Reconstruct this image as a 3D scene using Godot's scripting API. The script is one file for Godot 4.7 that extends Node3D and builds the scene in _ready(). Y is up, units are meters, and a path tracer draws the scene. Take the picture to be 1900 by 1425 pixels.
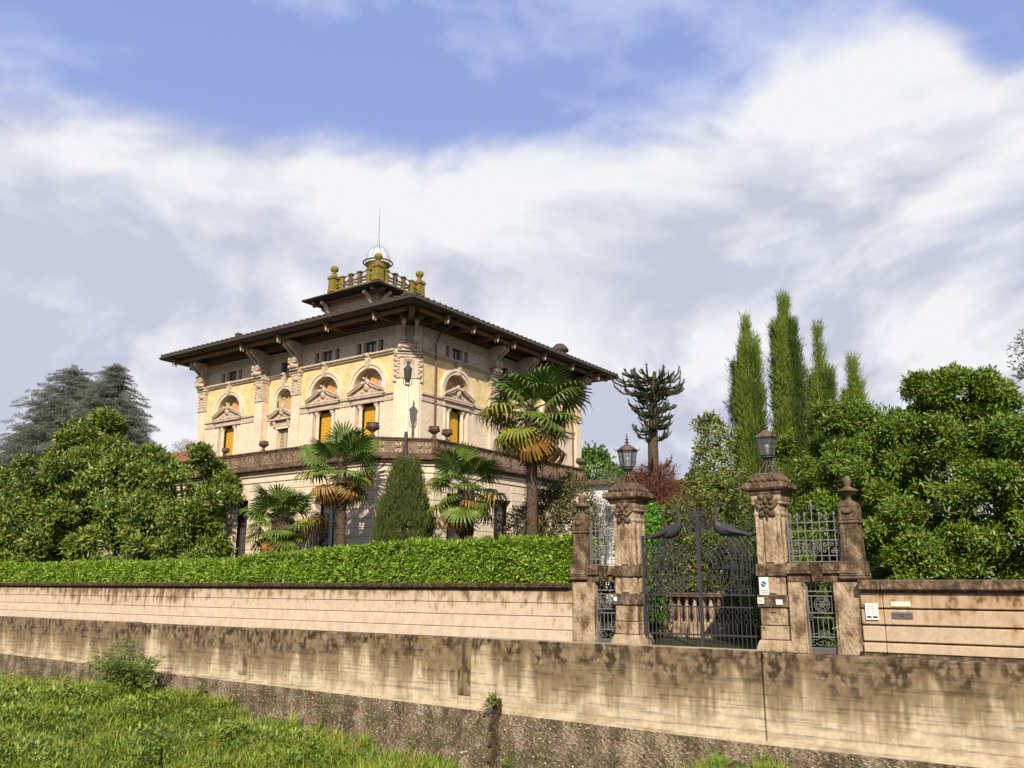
extends Node3D
# A garden villa behind a boundary wall with an iron gate, seen across an embankment. Camera at the origin, x runs along the walls, -z away from the river.
var rng := RandomNumberGenerator.new()
var M := {}
var used := {}
var cache := {}

# ---------------------------------------------------------------- mesh collector
class B:
	var v := PackedVector3Array()
	var n := PackedVector3Array()
	var c := PackedColorArray()
	var uv := PackedVector2Array()
	var xf := Transform3D.IDENTITY
	var col := Color(1, 1, 1)
	func tri(a: Vector3, b: Vector3, d: Vector3) -> void:
		a = xf * a; b = xf * b; d = xf * d
		var m := (b - a).cross(d - a).normalized()
		v.append(a); v.append(d); v.append(b)
		n.append(m); n.append(m); n.append(m)
		c.append(col); c.append(col); c.append(col)
	func stri(a: Vector3, b: Vector3, d: Vector3, na: Vector3, nb: Vector3, nd: Vector3) -> void:
		v.append(xf * a); v.append(xf * d); v.append(xf * b)
		n.append((xf.basis * na).normalized()); n.append((xf.basis * nd).normalized()); n.append((xf.basis * nb).normalized())
		c.append(col); c.append(col); c.append(col)
	func quad(a: Vector3, b: Vector3, d: Vector3, e: Vector3) -> void:
		tri(a, b, d); tri(a, d, e)
	func squad(a: Vector3, b: Vector3, d: Vector3, e: Vector3, na: Vector3, nb: Vector3, nd: Vector3, ne: Vector3) -> void:
		stri(a, b, d, na, nb, nd); stri(a, d, e, na, nd, ne)
	func box(lo: Vector3, hi: Vector3) -> void:
		var p := []
		for i in 8:
			p.append(Vector3(hi.x if i & 1 else lo.x, hi.y if i & 2 else lo.y, hi.z if i & 4 else lo.z))
		quad(p[4], p[5], p[7], p[6]); quad(p[1], p[0], p[2], p[3]); quad(p[5], p[1], p[3], p[7])
		quad(p[0], p[4], p[6], p[2]); quad(p[6], p[7], p[3], p[2]); quad(p[0], p[1], p[5], p[4])
	func bbox(lo: Vector3, hi: Vector3, e: float) -> void:      # a box with chamfered edges
		e = min(e, min(hi.x - lo.x, min(hi.y - lo.y, hi.z - lo.z)) * 0.45)
		var k := Vector3(e, e, e)
		var a := lo + k
		var b := hi - k
		quad(Vector3(a.x, a.y, hi.z), Vector3(b.x, a.y, hi.z), Vector3(b.x, b.y, hi.z), Vector3(a.x, b.y, hi.z))
		quad(Vector3(b.x, a.y, lo.z), Vector3(a.x, a.y, lo.z), Vector3(a.x, b.y, lo.z), Vector3(b.x, b.y, lo.z))
		quad(Vector3(hi.x, a.y, b.z), Vector3(hi.x, a.y, a.z), Vector3(hi.x, b.y, a.z), Vector3(hi.x, b.y, b.z))
		quad(Vector3(lo.x, a.y, a.z), Vector3(lo.x, a.y, b.z), Vector3(lo.x, b.y, b.z), Vector3(lo.x, b.y, a.z))
		quad(Vector3(a.x, hi.y, b.z), Vector3(b.x, hi.y, b.z), Vector3(b.x, hi.y, a.z), Vector3(a.x, hi.y, a.z))
		quad(Vector3(a.x, lo.y, a.z), Vector3(b.x, lo.y, a.z), Vector3(b.x, lo.y, b.z), Vector3(a.x, lo.y, b.z))
		# twelve edges
		quad(Vector3(a.x, b.y, hi.z), Vector3(b.x, b.y, hi.z), Vector3(b.x, hi.y, b.z), Vector3(a.x, hi.y, b.z))
		quad(Vector3(a.x, lo.y, b.z), Vector3(b.x, lo.y, b.z), Vector3(b.x, a.y, hi.z), Vector3(a.x, a.y, hi.z))
		quad(Vector3(b.x, b.y, lo.z), Vector3(a.x, b.y, lo.z), Vector3(a.x, hi.y, a.z), Vector3(b.x, hi.y, a.z))
		quad(Vector3(b.x, lo.y, a.z), Vector3(a.x, lo.y, a.z), Vector3(a.x, a.y, lo.z), Vector3(b.x, a.y, lo.z))
		quad(Vector3(b.x, a.y, hi.z), Vector3(hi.x, a.y, b.z), Vector3(hi.x, b.y, b.z), Vector3(b.x, b.y, hi.z))
		quad(Vector3(lo.x, a.y, b.z), Vector3(a.x, a.y, hi.z), Vector3(a.x, b.y, hi.z), Vector3(lo.x, b.y, b.z))
		quad(Vector3(hi.x, a.y, a.z), Vector3(b.x, a.y, lo.z), Vector3(b.x, b.y, lo.z), Vector3(hi.x, b.y, a.z))
		quad(Vector3(a.x, a.y, lo.z), Vector3(lo.x, a.y, a.z), Vector3(lo.x, b.y, a.z), Vector3(a.x, b.y, lo.z))
		quad(Vector3(b.x, hi.y, b.z), Vector3(hi.x, b.y, b.z), Vector3(hi.x, b.y, a.z), Vector3(b.x, hi.y, a.z))
		quad(Vector3(a.x, hi.y, a.z), Vector3(lo.x, b.y, a.z), Vector3(lo.x, b.y, b.z), Vector3(a.x, hi.y, b.z))
		quad(Vector3(b.x, lo.y, a.z), Vector3(hi.x, a.y, a.z), Vector3(hi.x, a.y, b.z), Vector3(b.x, lo.y, b.z))
		quad(Vector3(a.x, lo.y, b.z), Vector3(lo.x, a.y, b.z), Vector3(lo.x, a.y, a.z), Vector3(a.x, lo.y, a.z))
		for sx in [0, 1]:
			for sy in [0, 1]:
				for sz in [0, 1]:
					var p := Vector3(hi.x if sx else lo.x, b.y if sy else a.y, b.z if sz else a.z)
					var q := Vector3(b.x if sx else a.x, hi.y if sy else lo.y, b.z if sz else a.z)
					var r := Vector3(b.x if sx else a.x, b.y if sy else a.y, hi.z if sz else lo.z)
					if (sx + sy + sz) % 2 == 1: tri(p, q, r)
					else: tri(p, r, q)
	func prism(poly: PackedVector2Array, z0: float, z1: float) -> void:   # polygon in xy pushed from z0 to z1
		if Geometry2D.is_polygon_clockwise(poly): poly.reverse()
		var t := Geometry2D.triangulate_polygon(poly)
		for i in range(0, t.size(), 3):
			var p := poly[t[i]]
			var q := poly[t[i + 1]]
			var r := poly[t[i + 2]]
			if (q - p).cross(r - p) < 0:
				var s := q
				q = r; r = s
			tri(Vector3(p.x, p.y, z1), Vector3(q.x, q.y, z1), Vector3(r.x, r.y, z1))
			tri(Vector3(p.x, p.y, z0), Vector3(r.x, r.y, z0), Vector3(q.x, q.y, z0))
		for i in poly.size():
			var p := poly[i]
			var q := poly[(i + 1) % poly.size()]
			quad(Vector3(p.x, p.y, z0), Vector3(q.x, q.y, z0), Vector3(q.x, q.y, z1), Vector3(p.x, p.y, z1))
	func lathe(o: Vector3, prof: Array, seg: int = 12, sharp := false) -> void:   # prof: [radius, height] from the bottom up
		var rows := []
		for i in prof.size():
			var a: Array = prof[max(i - 1, 0)]
			var b: Array = prof[min(i + 1, prof.size() - 1)]
			var d := Vector2(b[0] - a[0], b[1] - a[1])
			rows.append(Vector2(d.y, -d.x).normalized())
		for i in prof.size() - 1:
			var r0: float = prof[i][0]
			var y0: float = prof[i][1]
			var r1: float = prof[i + 1][0]
			var y1: float = prof[i + 1][1]
			for k in seg:
				var a0 := TAU * k / seg
				var a1 := TAU * (k + 1) / seg
				var c0 := Vector3(cos(a0), 0, -sin(a0))
				var c1 := Vector3(cos(a1), 0, -sin(a1))
				var up := Vector3.UP
				var p := [o + c0 * r0 + up * y0, o + c1 * r0 + up * y0, o + c1 * r1 + up * y1, o + c0 * r1 + up * y1]
				if sharp: quad(p[0], p[1], p[2], p[3])
				else: squad(p[0], p[1], p[2], p[3], c0 * rows[i].x + up * rows[i].y, c1 * rows[i].x + up * rows[i].y, c1 * rows[i + 1].x + up * rows[i + 1].y, c0 * rows[i + 1].x + up * rows[i + 1].y)
	func tube(pts: Array, rad, sides := 6, closed := true) -> void:     # rad: a number or one per point
		var last := Vector3.ZERO
		var ring := []
		var rings := []
		for i in pts.size():
			var d: Vector3 = (pts[min(i + 1, pts.size() - 1)] - pts[max(i - 1, 0)]).normalized()
			var u := last
			if i == 0:
				u = d.cross(Vector3.UP if abs(d.y) < 0.9 else Vector3.RIGHT).normalized()
			else:
				u = (u - d * u.dot(d)).normalized()
			last = u
			var w := d.cross(u)
			var r: float = rad[i] if rad is Array else rad
			ring = []
			for k in sides:
				var a := TAU * k / sides
				ring.append([u * cos(a) + w * sin(a), pts[i] + (u * cos(a) + w * sin(a)) * r])
			rings.append(ring)
		for i in rings.size() - 1:
			for k in sides:
				var k1 := (k + 1) % sides
				squad(rings[i][k][1], rings[i][k1][1], rings[i + 1][k1][1], rings[i + 1][k][1], rings[i][k][0], rings[i][k1][0], rings[i + 1][k1][0], rings[i + 1][k][0])
		if closed:
			for k in range(1, sides - 1):
				tri(rings[0][0][1], rings[0][k + 1][1], rings[0][k][1])
				var e: Array = rings[-1]
				tri(e[0][1], e[k][1], e[k + 1][1])
	func ball(o: Vector3, r: Vector3, seg := 10, rows := 6) -> void:
		var keep := xf
		xf = xf * Transform3D(Basis.from_scale(r), o)
		var prof := []
		for i in rows + 1:
			var a := PI * i / rows - PI / 2
			prof.append([max(cos(a), 0.001), sin(a)])
		lathe(Vector3.ZERO, prof, seg)
		xf = keep
	func bar(a: Vector3, b: Vector3, w: float, d: float) -> void:       # a square bar from a to b
		var y := (b - a)
		var l := y.length()
		y /= l
		var x := y.cross(Vector3.BACK)
		x = x.normalized() if x.length() > 0.01 else Vector3.RIGHT
		var keep := xf
		xf = xf * Transform3D(Basis(x, y, x.cross(y)), a)
		box(Vector3(-w / 2, 0, -d / 2), Vector3(w / 2, l, d / 2))
		xf = keep

func arrays(v: PackedVector3Array, n = null, c = null, uv = null) -> ArrayMesh:
	var a := []
	a.resize(Mesh.ARRAY_MAX)
	a[Mesh.ARRAY_VERTEX] = v
	if n != null: a[Mesh.ARRAY_NORMAL] = n
	if c != null: a[Mesh.ARRAY_COLOR] = c
	if uv != null: a[Mesh.ARRAY_TEX_UV] = uv
	var m := ArrayMesh.new()
	m.add_surface_from_arrays(Mesh.PRIMITIVE_TRIANGLES, a)
	return m
func mesh_of(b: B, colored := false) -> ArrayMesh:
	return arrays(b.v, b.n, b.c if colored else null, b.uv if b.uv.size() == b.v.size() else null)
# The mesh collected in world coordinates becomes one named part of its parent (whose place in the world is taken off).
func place_of(p: Node) -> Vector3:
	var o := Vector3.ZERO
	while p is Node3D and p != self:
		o += (p as Node3D).position
		p = p.get_parent()
	return o
func make(b: B, called: String, mat: Material, parent: Node = null, colored := false) -> MeshInstance3D:
	var o := MeshInstance3D.new()
	o.name = called
	if parent == null: parent = self
	var off := place_of(parent)
	if off != Vector3.ZERO: b.v = Transform3D(Basis.IDENTITY, -off) * b.v
	o.mesh = mesh_of(b, colored)
	o.material_override = mat
	if parent == self: o.name = numbered(called)
	parent.add_child(o, true)
	return o
func put(mesh: Mesh, called: String, mat: Material, parent: Node, t: Transform3D) -> MeshInstance3D:   # t: its place in the world
	var o := MeshInstance3D.new()
	o.name = called
	o.mesh = mesh
	o.material_override = mat
	t.origin -= place_of(parent)
	o.transform = t
	parent.add_child(o, true)
	return o
func numbered(called: String) -> String:
	var k: int = used.get(called, 0)
	used[called] = k + 1
	return called if k == 0 else "%s_%03d" % [called, k]
func tag(o: Node, label: String, category: String, group := "") -> void:
	o.set_meta("label", label); o.set_meta("category", category)
	if group: o.set_meta("group", group)
func thing(called: String, at: Vector3, label: String, category: String, group := "") -> Node3D:
	var o := Node3D.new()
	o.name = numbered(called)
	o.position = at
	add_child(o)
	tag(o, label, category, group)
	return o
func setting(o: Node, kind := "structure") -> void:
	o.set_meta("kind", kind)
func V(x: float, y: float, z: float) -> Vector3: return Vector3(x, y, z)
func pts2(a: Array) -> PackedVector2Array:
	var p := PackedVector2Array()
	for i in range(0, a.size(), 2): p.append(Vector2(a[i], a[i + 1]))
	return p

# ---------------------------------------------------------------- materials
func lin(r: float, g: float, b: float) -> Color: return Color(r, g, b).linear_to_srgb()
func noise_tex(freq: float, stops: Array, seed_: int, size := 512, kind := FastNoiseLite.TYPE_SIMPLEX_SMOOTH, oct := 5) -> NoiseTexture2D:
	var f := FastNoiseLite.new()
	f.noise_type = kind; f.seed = seed_; f.frequency = freq; f.fractal_octaves = oct; f.fractal_gain = 0.55
	var t := NoiseTexture2D.new()
	t.width = size; t.height = size; t.seamless = true; t.noise = f
	var g := Gradient.new()
	g.offsets = PackedFloat32Array(); g.colors = PackedColorArray()
	var off := PackedFloat32Array()
	var cs := PackedColorArray()
	for s in stops:
		off.append(s[0]); cs.append(s[1])
	g.offsets = off; g.colors = cs
	t.color_ramp = g
	return t
func bump_tex(freq: float, seed_: int, strength := 6.0, size := 512) -> NoiseTexture2D:
	var f := FastNoiseLite.new()
	f.seed = seed_; f.frequency = freq; f.fractal_octaves = 5
	var t := NoiseTexture2D.new()
	t.width = size; t.height = size; t.seamless = true; t.noise = f; t.as_normal_map = true; t.bump_strength = strength
	return t
func surf(key: String, tex: Texture2D, scale: float, rough := 0.85, bump: Texture2D = null, bs := 1.0, yscale := 1.0) -> StandardMaterial3D:
	var m := StandardMaterial3D.new()
	m.albedo_texture = tex
	m.uv1_triplanar = true; m.uv1_world_triplanar = true
	m.uv1_scale = Vector3(scale, scale * yscale, scale)
	m.roughness = rough
	m.metallic_specular = 0.35
	if bump:
		m.normal_enabled = true; m.normal_texture = bump; m.normal_scale = bs
	m.resource_name = key
	M[key] = m
	return m
func plain(key: String, c: Color, rough := 0.8, metal := 0.0) -> StandardMaterial3D:
	var m := StandardMaterial3D.new()
	m.albedo_color = c; m.roughness = rough; m.metallic = metal; m.metallic_specular = 0.4
	m.resource_name = key
	M[key] = m
	return m
func leaf_mat(key: String, c: Color, rough := 0.5, back := 0.25) -> StandardMaterial3D:
	var m := plain(key, c, rough)
	m.vertex_color_use_as_albedo = true
	m.cull_mode = BaseMaterial3D.CULL_DISABLED
	m.backlight_enabled = true
	m.backlight = Color(back, back * 1.1, back * 0.4)
	return m
func make_materials() -> void:
	var fine := bump_tex(0.03, 5, 5.0)
	var rough := bump_tex(0.06, 9, 8.0)
	surf("cream", noise_tex(0.012, [[0.0, lin(0.485, 0.405, 0.315)], [0.25, lin(0.565, 0.48, 0.38)], [0.6, lin(0.605, 0.52, 0.415)], [1.0, lin(0.64, 0.56, 0.455)]], 1), 0.19, 0.85, fine, 0.3)
	surf("yellow", noise_tex(0.012, [[0.0, lin(0.46, 0.34, 0.17)], [0.35, lin(0.58, 0.465, 0.245)], [0.7, lin(0.62, 0.51, 0.285)], [1.0, lin(0.62, 0.54, 0.34)]], 2), 0.2, 0.85, fine, 0.4)
	surf("carved", noise_tex(0.02, [[0.0, lin(0.241, 0.184, 0.139)], [0.3, lin(0.402, 0.324, 0.254)], [0.6, lin(0.490, 0.406, 0.328)], [1.0, lin(0.563, 0.476, 0.385)]], 3), 0.35, 0.85, rough, 0.3)
	M["frieze"] = M.carved
	M["console"] = M.carved
	surf("rail_stone", noise_tex(0.02, [[0.0, lin(0.10, 0.07, 0.048)], [0.45, lin(0.19, 0.14, 0.10)], [1.0, lin(0.34, 0.265, 0.20)]], 44), 0.45, 0.88, rough, 0.4)
	surf("aged", noise_tex(0.016, [[0.0, lin(0.03, 0.022, 0.016)], [0.4, lin(0.085, 0.058, 0.04)], [0.6, lin(0.125, 0.086, 0.058)], [0.8, lin(0.19, 0.132, 0.088)], [1.0, lin(0.30, 0.22, 0.145)]], 5), 0.33, 0.9, rough, 0.4)
	surf("pillar", noise_tex(0.012, [[0.0, lin(0.077, 0.052, 0.034)], [0.28, lin(0.153, 0.108, 0.069)], [0.47, lin(0.306, 0.232, 0.154)], [0.65, lin(0.367, 0.290, 0.206)], [1.0, lin(0.436, 0.361, 0.271)]], 6), 0.30, 0.88, rough, 0.5, 0.62)
	surf("pillar_dark", noise_tex(0.016, [[0.0, lin(0.030, 0.021, 0.014)], [0.4, lin(0.082, 0.057, 0.036)], [0.6, lin(0.143, 0.102, 0.066)], [0.8, lin(0.224, 0.167, 0.112)], [1.0, lin(0.314, 0.250, 0.173)]], 7), 0.36, 0.9, rough, 0.6, 0.7)
	surf("coping", noise_tex(0.02, [[0.0, lin(0.016, 0.012, 0.008)], [0.45, lin(0.050, 0.032, 0.019)], [0.65, lin(0.090, 0.063, 0.032)], [0.85, lin(0.135, 0.113, 0.041)], [1.0, lin(0.198, 0.135, 0.081)]], 8), 0.5, 0.95, rough, 1.0)
	surf("moss", noise_tex(0.02, [[0.0, lin(0.067, 0.049, 0.023)], [0.42, lin(0.142, 0.112, 0.027)], [0.6, lin(0.247, 0.199, 0.038)], [1.0, lin(0.361, 0.294, 0.076)]], 10), 0.9, 0.95, rough, 1.0)
	surf("soffit", noise_tex(0.03, [[0.0, lin(0.025, 0.016, 0.011)], [0.5, lin(0.05, 0.033, 0.022)], [1.0, lin(0.085, 0.056, 0.037)]], 11), 0.5, 0.7)
	surf("beam", noise_tex(0.03, [[0.0, lin(0.09, 0.052, 0.03)], [0.5, lin(0.165, 0.098, 0.058)], [1.0, lin(0.24, 0.15, 0.09)]], 12), 0.5, 0.7)
	surf("roof", noise_tex(0.05, [[0.0, lin(0.03, 0.026, 0.024)], [0.5, lin(0.06, 0.05, 0.044)], [1.0, lin(0.10, 0.085, 0.07)]], 13), 0.6, 0.85)
	surf("tiles", noise_tex(0.05, [[0.0, lin(0.14, 0.06, 0.035)], [0.5, lin(0.26, 0.12, 0.07)], [1.0, lin(0.36, 0.19, 0.12)]], 14), 0.6, 0.85)
	surf("ochre", noise_tex(0.03, [[0.0, lin(0.408, 0.221, 0.017)], [0.5, lin(0.510, 0.293, 0.025)], [1.0, lin(0.578, 0.357, 0.051)]], 15), 0.4, 0.7)
	surf("terracotta", noise_tex(0.03, [[0.0, lin(0.36, 0.17, 0.06)], [0.5, lin(0.52, 0.27, 0.11)], [1.0, lin(0.62, 0.40, 0.22)]], 16), 0.8, 0.8)
	surf("shutter", noise_tex(0.03, [[0.0, lin(0.323, 0.289, 0.204)], [1.0, lin(0.493, 0.451, 0.348)]], 17), 0.5, 0.7)
	surf("iron", noise_tex(0.04, [[0.0, lin(0.022, 0.022, 0.027)], [0.6, lin(0.05, 0.05, 0.062)], [1.0, lin(0.10, 0.085, 0.075)]], 18), 1.2, 0.5)
	surf("iron_pale", noise_tex(0.04, [[0.0, lin(0.10, 0.10, 0.115)], [0.6, lin(0.17, 0.172, 0.19)], [1.0, lin(0.24, 0.23, 0.225)]], 19), 1.2, 0.5)
	surf("asphalt", noise_tex(0.1, [[0.0, lin(0.035, 0.034, 0.032)], [1.0, lin(0.085, 0.08, 0.075)]], 20), 0.4, 0.9)
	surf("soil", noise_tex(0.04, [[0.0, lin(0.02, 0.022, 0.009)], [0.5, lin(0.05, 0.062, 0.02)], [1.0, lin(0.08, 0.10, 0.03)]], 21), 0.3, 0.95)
	surf("bark", noise_tex(0.04, [[0.0, lin(0.025, 0.018, 0.012)], [0.5, lin(0.085, 0.06, 0.042)], [1.0, lin(0.18, 0.135, 0.10)]], 22), 0.9, 0.95, rough, 1.0, 0.35)
	surf("deadwood", noise_tex(0.04, [[0.0, lin(0.04, 0.02, 0.014)], [0.5, lin(0.12, 0.05, 0.03)], [1.0, lin(0.21, 0.10, 0.06)]], 23), 0.9, 0.95)
	surf("concrete_base", noise_tex(0.09, [[0.0, lin(0.045, 0.034, 0.023)], [0.4, lin(0.122, 0.090, 0.059)], [0.6, lin(0.207, 0.158, 0.106)], [0.8, lin(0.324, 0.257, 0.176)], [1.0, lin(0.495, 0.441, 0.351)]], 24, 1024), 0.35, 0.95, bump_tex(0.12, 31, 12.0, 1024), 1.0)
	surf("pebble", noise_tex(0.03, [[0.0, lin(0.255, 0.221, 0.170)], [1.0, lin(0.527, 0.476, 0.391)]], 25), 1.0, 0.9)
	plain("white_paint", lin(0.66, 0.66, 0.64), 0.5)
	plain("cream_paint", lin(0.70, 0.68, 0.52), 0.5)
	plain("blue_print", lin(0.03, 0.10, 0.33), 0.5)
	plain("grey_print", lin(0.22, 0.22, 0.23), 0.6)
	plain("black_print", lin(0.03, 0.03, 0.03), 0.6)
	plain("metal_plate", lin(0.20, 0.185, 0.185), 0.4, 0.6)
	plain("room_plaster", lin(0.50, 0.46, 0.40), 0.9)
	plain("zinc", lin(0.26, 0.27, 0.29), 0.5, 0.3)
	plain("copper_pipe", lin(0.16, 0.085, 0.055), 0.5, 0.4)
	plain("house_white", lin(0.78, 0.80, 0.82), 0.8)
	var g := plain("window_glass", lin(0.05, 0.05, 0.065), 0.08)
	g.metallic_specular = 0.6
	g = plain("lantern_glass", Color(0.42, 0.43, 0.48, 0.38), 0.12)
	g.transparency = BaseMaterial3D.TRANSPARENCY_ALPHA
	g = plain("dome_glass", Color(0.90, 0.92, 0.96, 0.42), 0.08)
	g.transparency = BaseMaterial3D.TRANSPARENCY_ALPHA
	leaf_mat("leaf", Color(1, 1, 1), 0.40, 0.14)
	leaf_mat("leaf_matt", Color(1, 1, 1), 0.7, 0.25)
	leaf_mat("needle", Color(1, 1, 1), 0.75, 0.12)
	leaf_mat("frond", Color(1, 1, 1), 0.45, 0.3)

# ---------------------------------------------------------------- camera, sky, sun
# elevation of the upper rim of the cloud deck, by compass direction; it goes on at the same height all round
var RIM := [[-180.0, 28.0], [-110.0, 27.5], [-69.0, 27.6], [-59.0, 28.6], [-52.0, 28.5], [-37.0, 28.2], [-27.0, 28.4], [-21.6, 29.8], [-14.0, 32.2], [-8.0, 33.0], [-2.0, 29.6], [8.0, 27.6], [90.0, 28.0], [180.0, 28.0]]
func rim(a: float) -> float:
	for i in RIM.size() - 1:
		if a < RIM[i + 1][0]: return lerpf(RIM[i][1], RIM[i + 1][1], smoothstep(RIM[i][0], RIM[i + 1][0], a))
	return 28.0
func sky_image() -> Image:
	var w := 4096
	var h := 2048
	var a := FastNoiseLite.new()
	a.seed = 11; a.frequency = 0.9; a.fractal_octaves = 6; a.fractal_gain = 0.52
	var b := FastNoiseLite.new()
	b.seed = 23; b.frequency = 0.42; b.fractal_octaves = 3
	var d := FastNoiseLite.new()
	d.seed = 37; d.frequency = 2.2; d.fractal_octaves = 6; d.fractal_gain = 0.56
	var data := PackedFloat32Array()
	data.resize(w * h * 3)
	var blue_hi := Vector3(0.215, 0.285, 0.585)
	var blue_lo := Vector3(0.285, 0.37, 0.67)
	var white := Vector3(0.765, 0.77, 0.795)
	var grey := Vector3(0.485, 0.505, 0.61)
	var k := 0
	for y in h:
		var el := PI / 2 - PI * (y + 0.5) / h
		var sy := sin(el)
		var cy := cos(el)
		var eld := rad_to_deg(el)
		for x in w:
			if eld < -2.0:
				data[k] = 0.16; data[k + 1] = 0.16; data[k + 2] = 0.15
				k += 3
				continue
			var az := TAU * (x + 0.5) / w
			if az > PI: az -= TAU
			var s := 1.0 / (maxf(sy, 0.0) + 0.40)
			var px := sin(az) * cy * s
			var pz := cos(az) * cy * s
			var azd := rad_to_deg(az)
			var big := b.get_noise_2d(px * 1.2, pz * 1.2)
			var mid := a.get_noise_2d(px * 1.35 + big * 0.5, pz * 1.6)
			var fin := d.get_noise_2d(px * 2.1 + 0.3 * mid, pz * 2.1 + big)
			# where the cloud deck ends and the open blue begins
			var edge := rim(azd) + 0.9 * big + 1.2 * mid + 1.3 * fin
			var cover := clampf((edge - eld) / (3.6 + 2.0 * big) + 0.30, 0.0, 1.0)
			cover = cover * cover * (3.0 - 2.0 * cover)
			var veil := clampf(0.02 + 0.75 * (a.get_noise_2d(px * 2.6 + 7.0 - pz * 1.2, pz * 1.1 + 3.0) + 0.7 * fin), 0.0, 0.6)
			var up := clampf((eld - 24.0) / 40.0, 0.0, 1.0)
			var blue := blue_lo.lerp(blue_hi, sqrt(up))
			var opening := clampf((0.30 * big - mid * 0.9 - 0.16) * 2.2, 0.0, 0.16) * clampf((eld - 4.0) / 8.0, 0.0, 1.0)
			var lit := clampf(0.40 + 1.05 * mid + 1.0 * fin + 0.30 * big + 0.42 * clampf(1.0 - absf(edge - eld - 2.6) / 4.5, 0.0, 1.0), 0.0, 1.0)
			var cl := grey.lerp(white, lit)
			cl = cl.lerp(Vector3(0.50, 0.57, 0.74), opening)
			var c := blue.lerp(Vector3(0.70, 0.74, 0.86), veil * (1.0 - up * 0.4)).lerp(cl, cover)
			data[k] = c.x; data[k + 1] = c.y; data[k + 2] = c.z
			k += 3
	return Image.create_from_data(w, h, false, Image.FORMAT_RGBF, data.to_byte_array())
func set_view() -> void:
	var cam := Camera3D.new()
	cam.name = "camera"
	cam.fov = 48.0
	cam.rotation_degrees = Vector3(12.94, 35.2, 0)
	cam.near = 0.1; cam.far = 3000.0
	add_child(cam)
	cam.current = true
	var env := Environment.new()
	env.background_mode = Environment.BG_SKY
	var sky := Sky.new()
	var pm := PanoramaSkyMaterial.new()
	pm.panorama = ImageTexture.create_from_image(sky_image())
	pm.energy_multiplier = 0.86
	sky.sky_material = pm
	env.sky = sky
	env.tonemap_mode = Environment.TONE_MAPPER_LINEAR
	env.tonemap_exposure = 1.38
	env.sdfgi_enabled = true; env.ssao_enabled = true; env.ssil_enabled = true
	var we := WorldEnvironment.new()
	we.name = "world"
	we.environment = env
	add_child(we)
	var sun := DirectionalLight3D.new()
	sun.name = "sun"
	sun.light_energy = 1.6
	sun.light_color = Color(1.0, 0.93, 0.82)
	sun.light_angular_distance = 0.6
	sun.shadow_enabled = true
	add_child(sun)
	sun.look_at_from_position(Vector3(0.4636, 0.559, 0.687), Vector3.ZERO)

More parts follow.
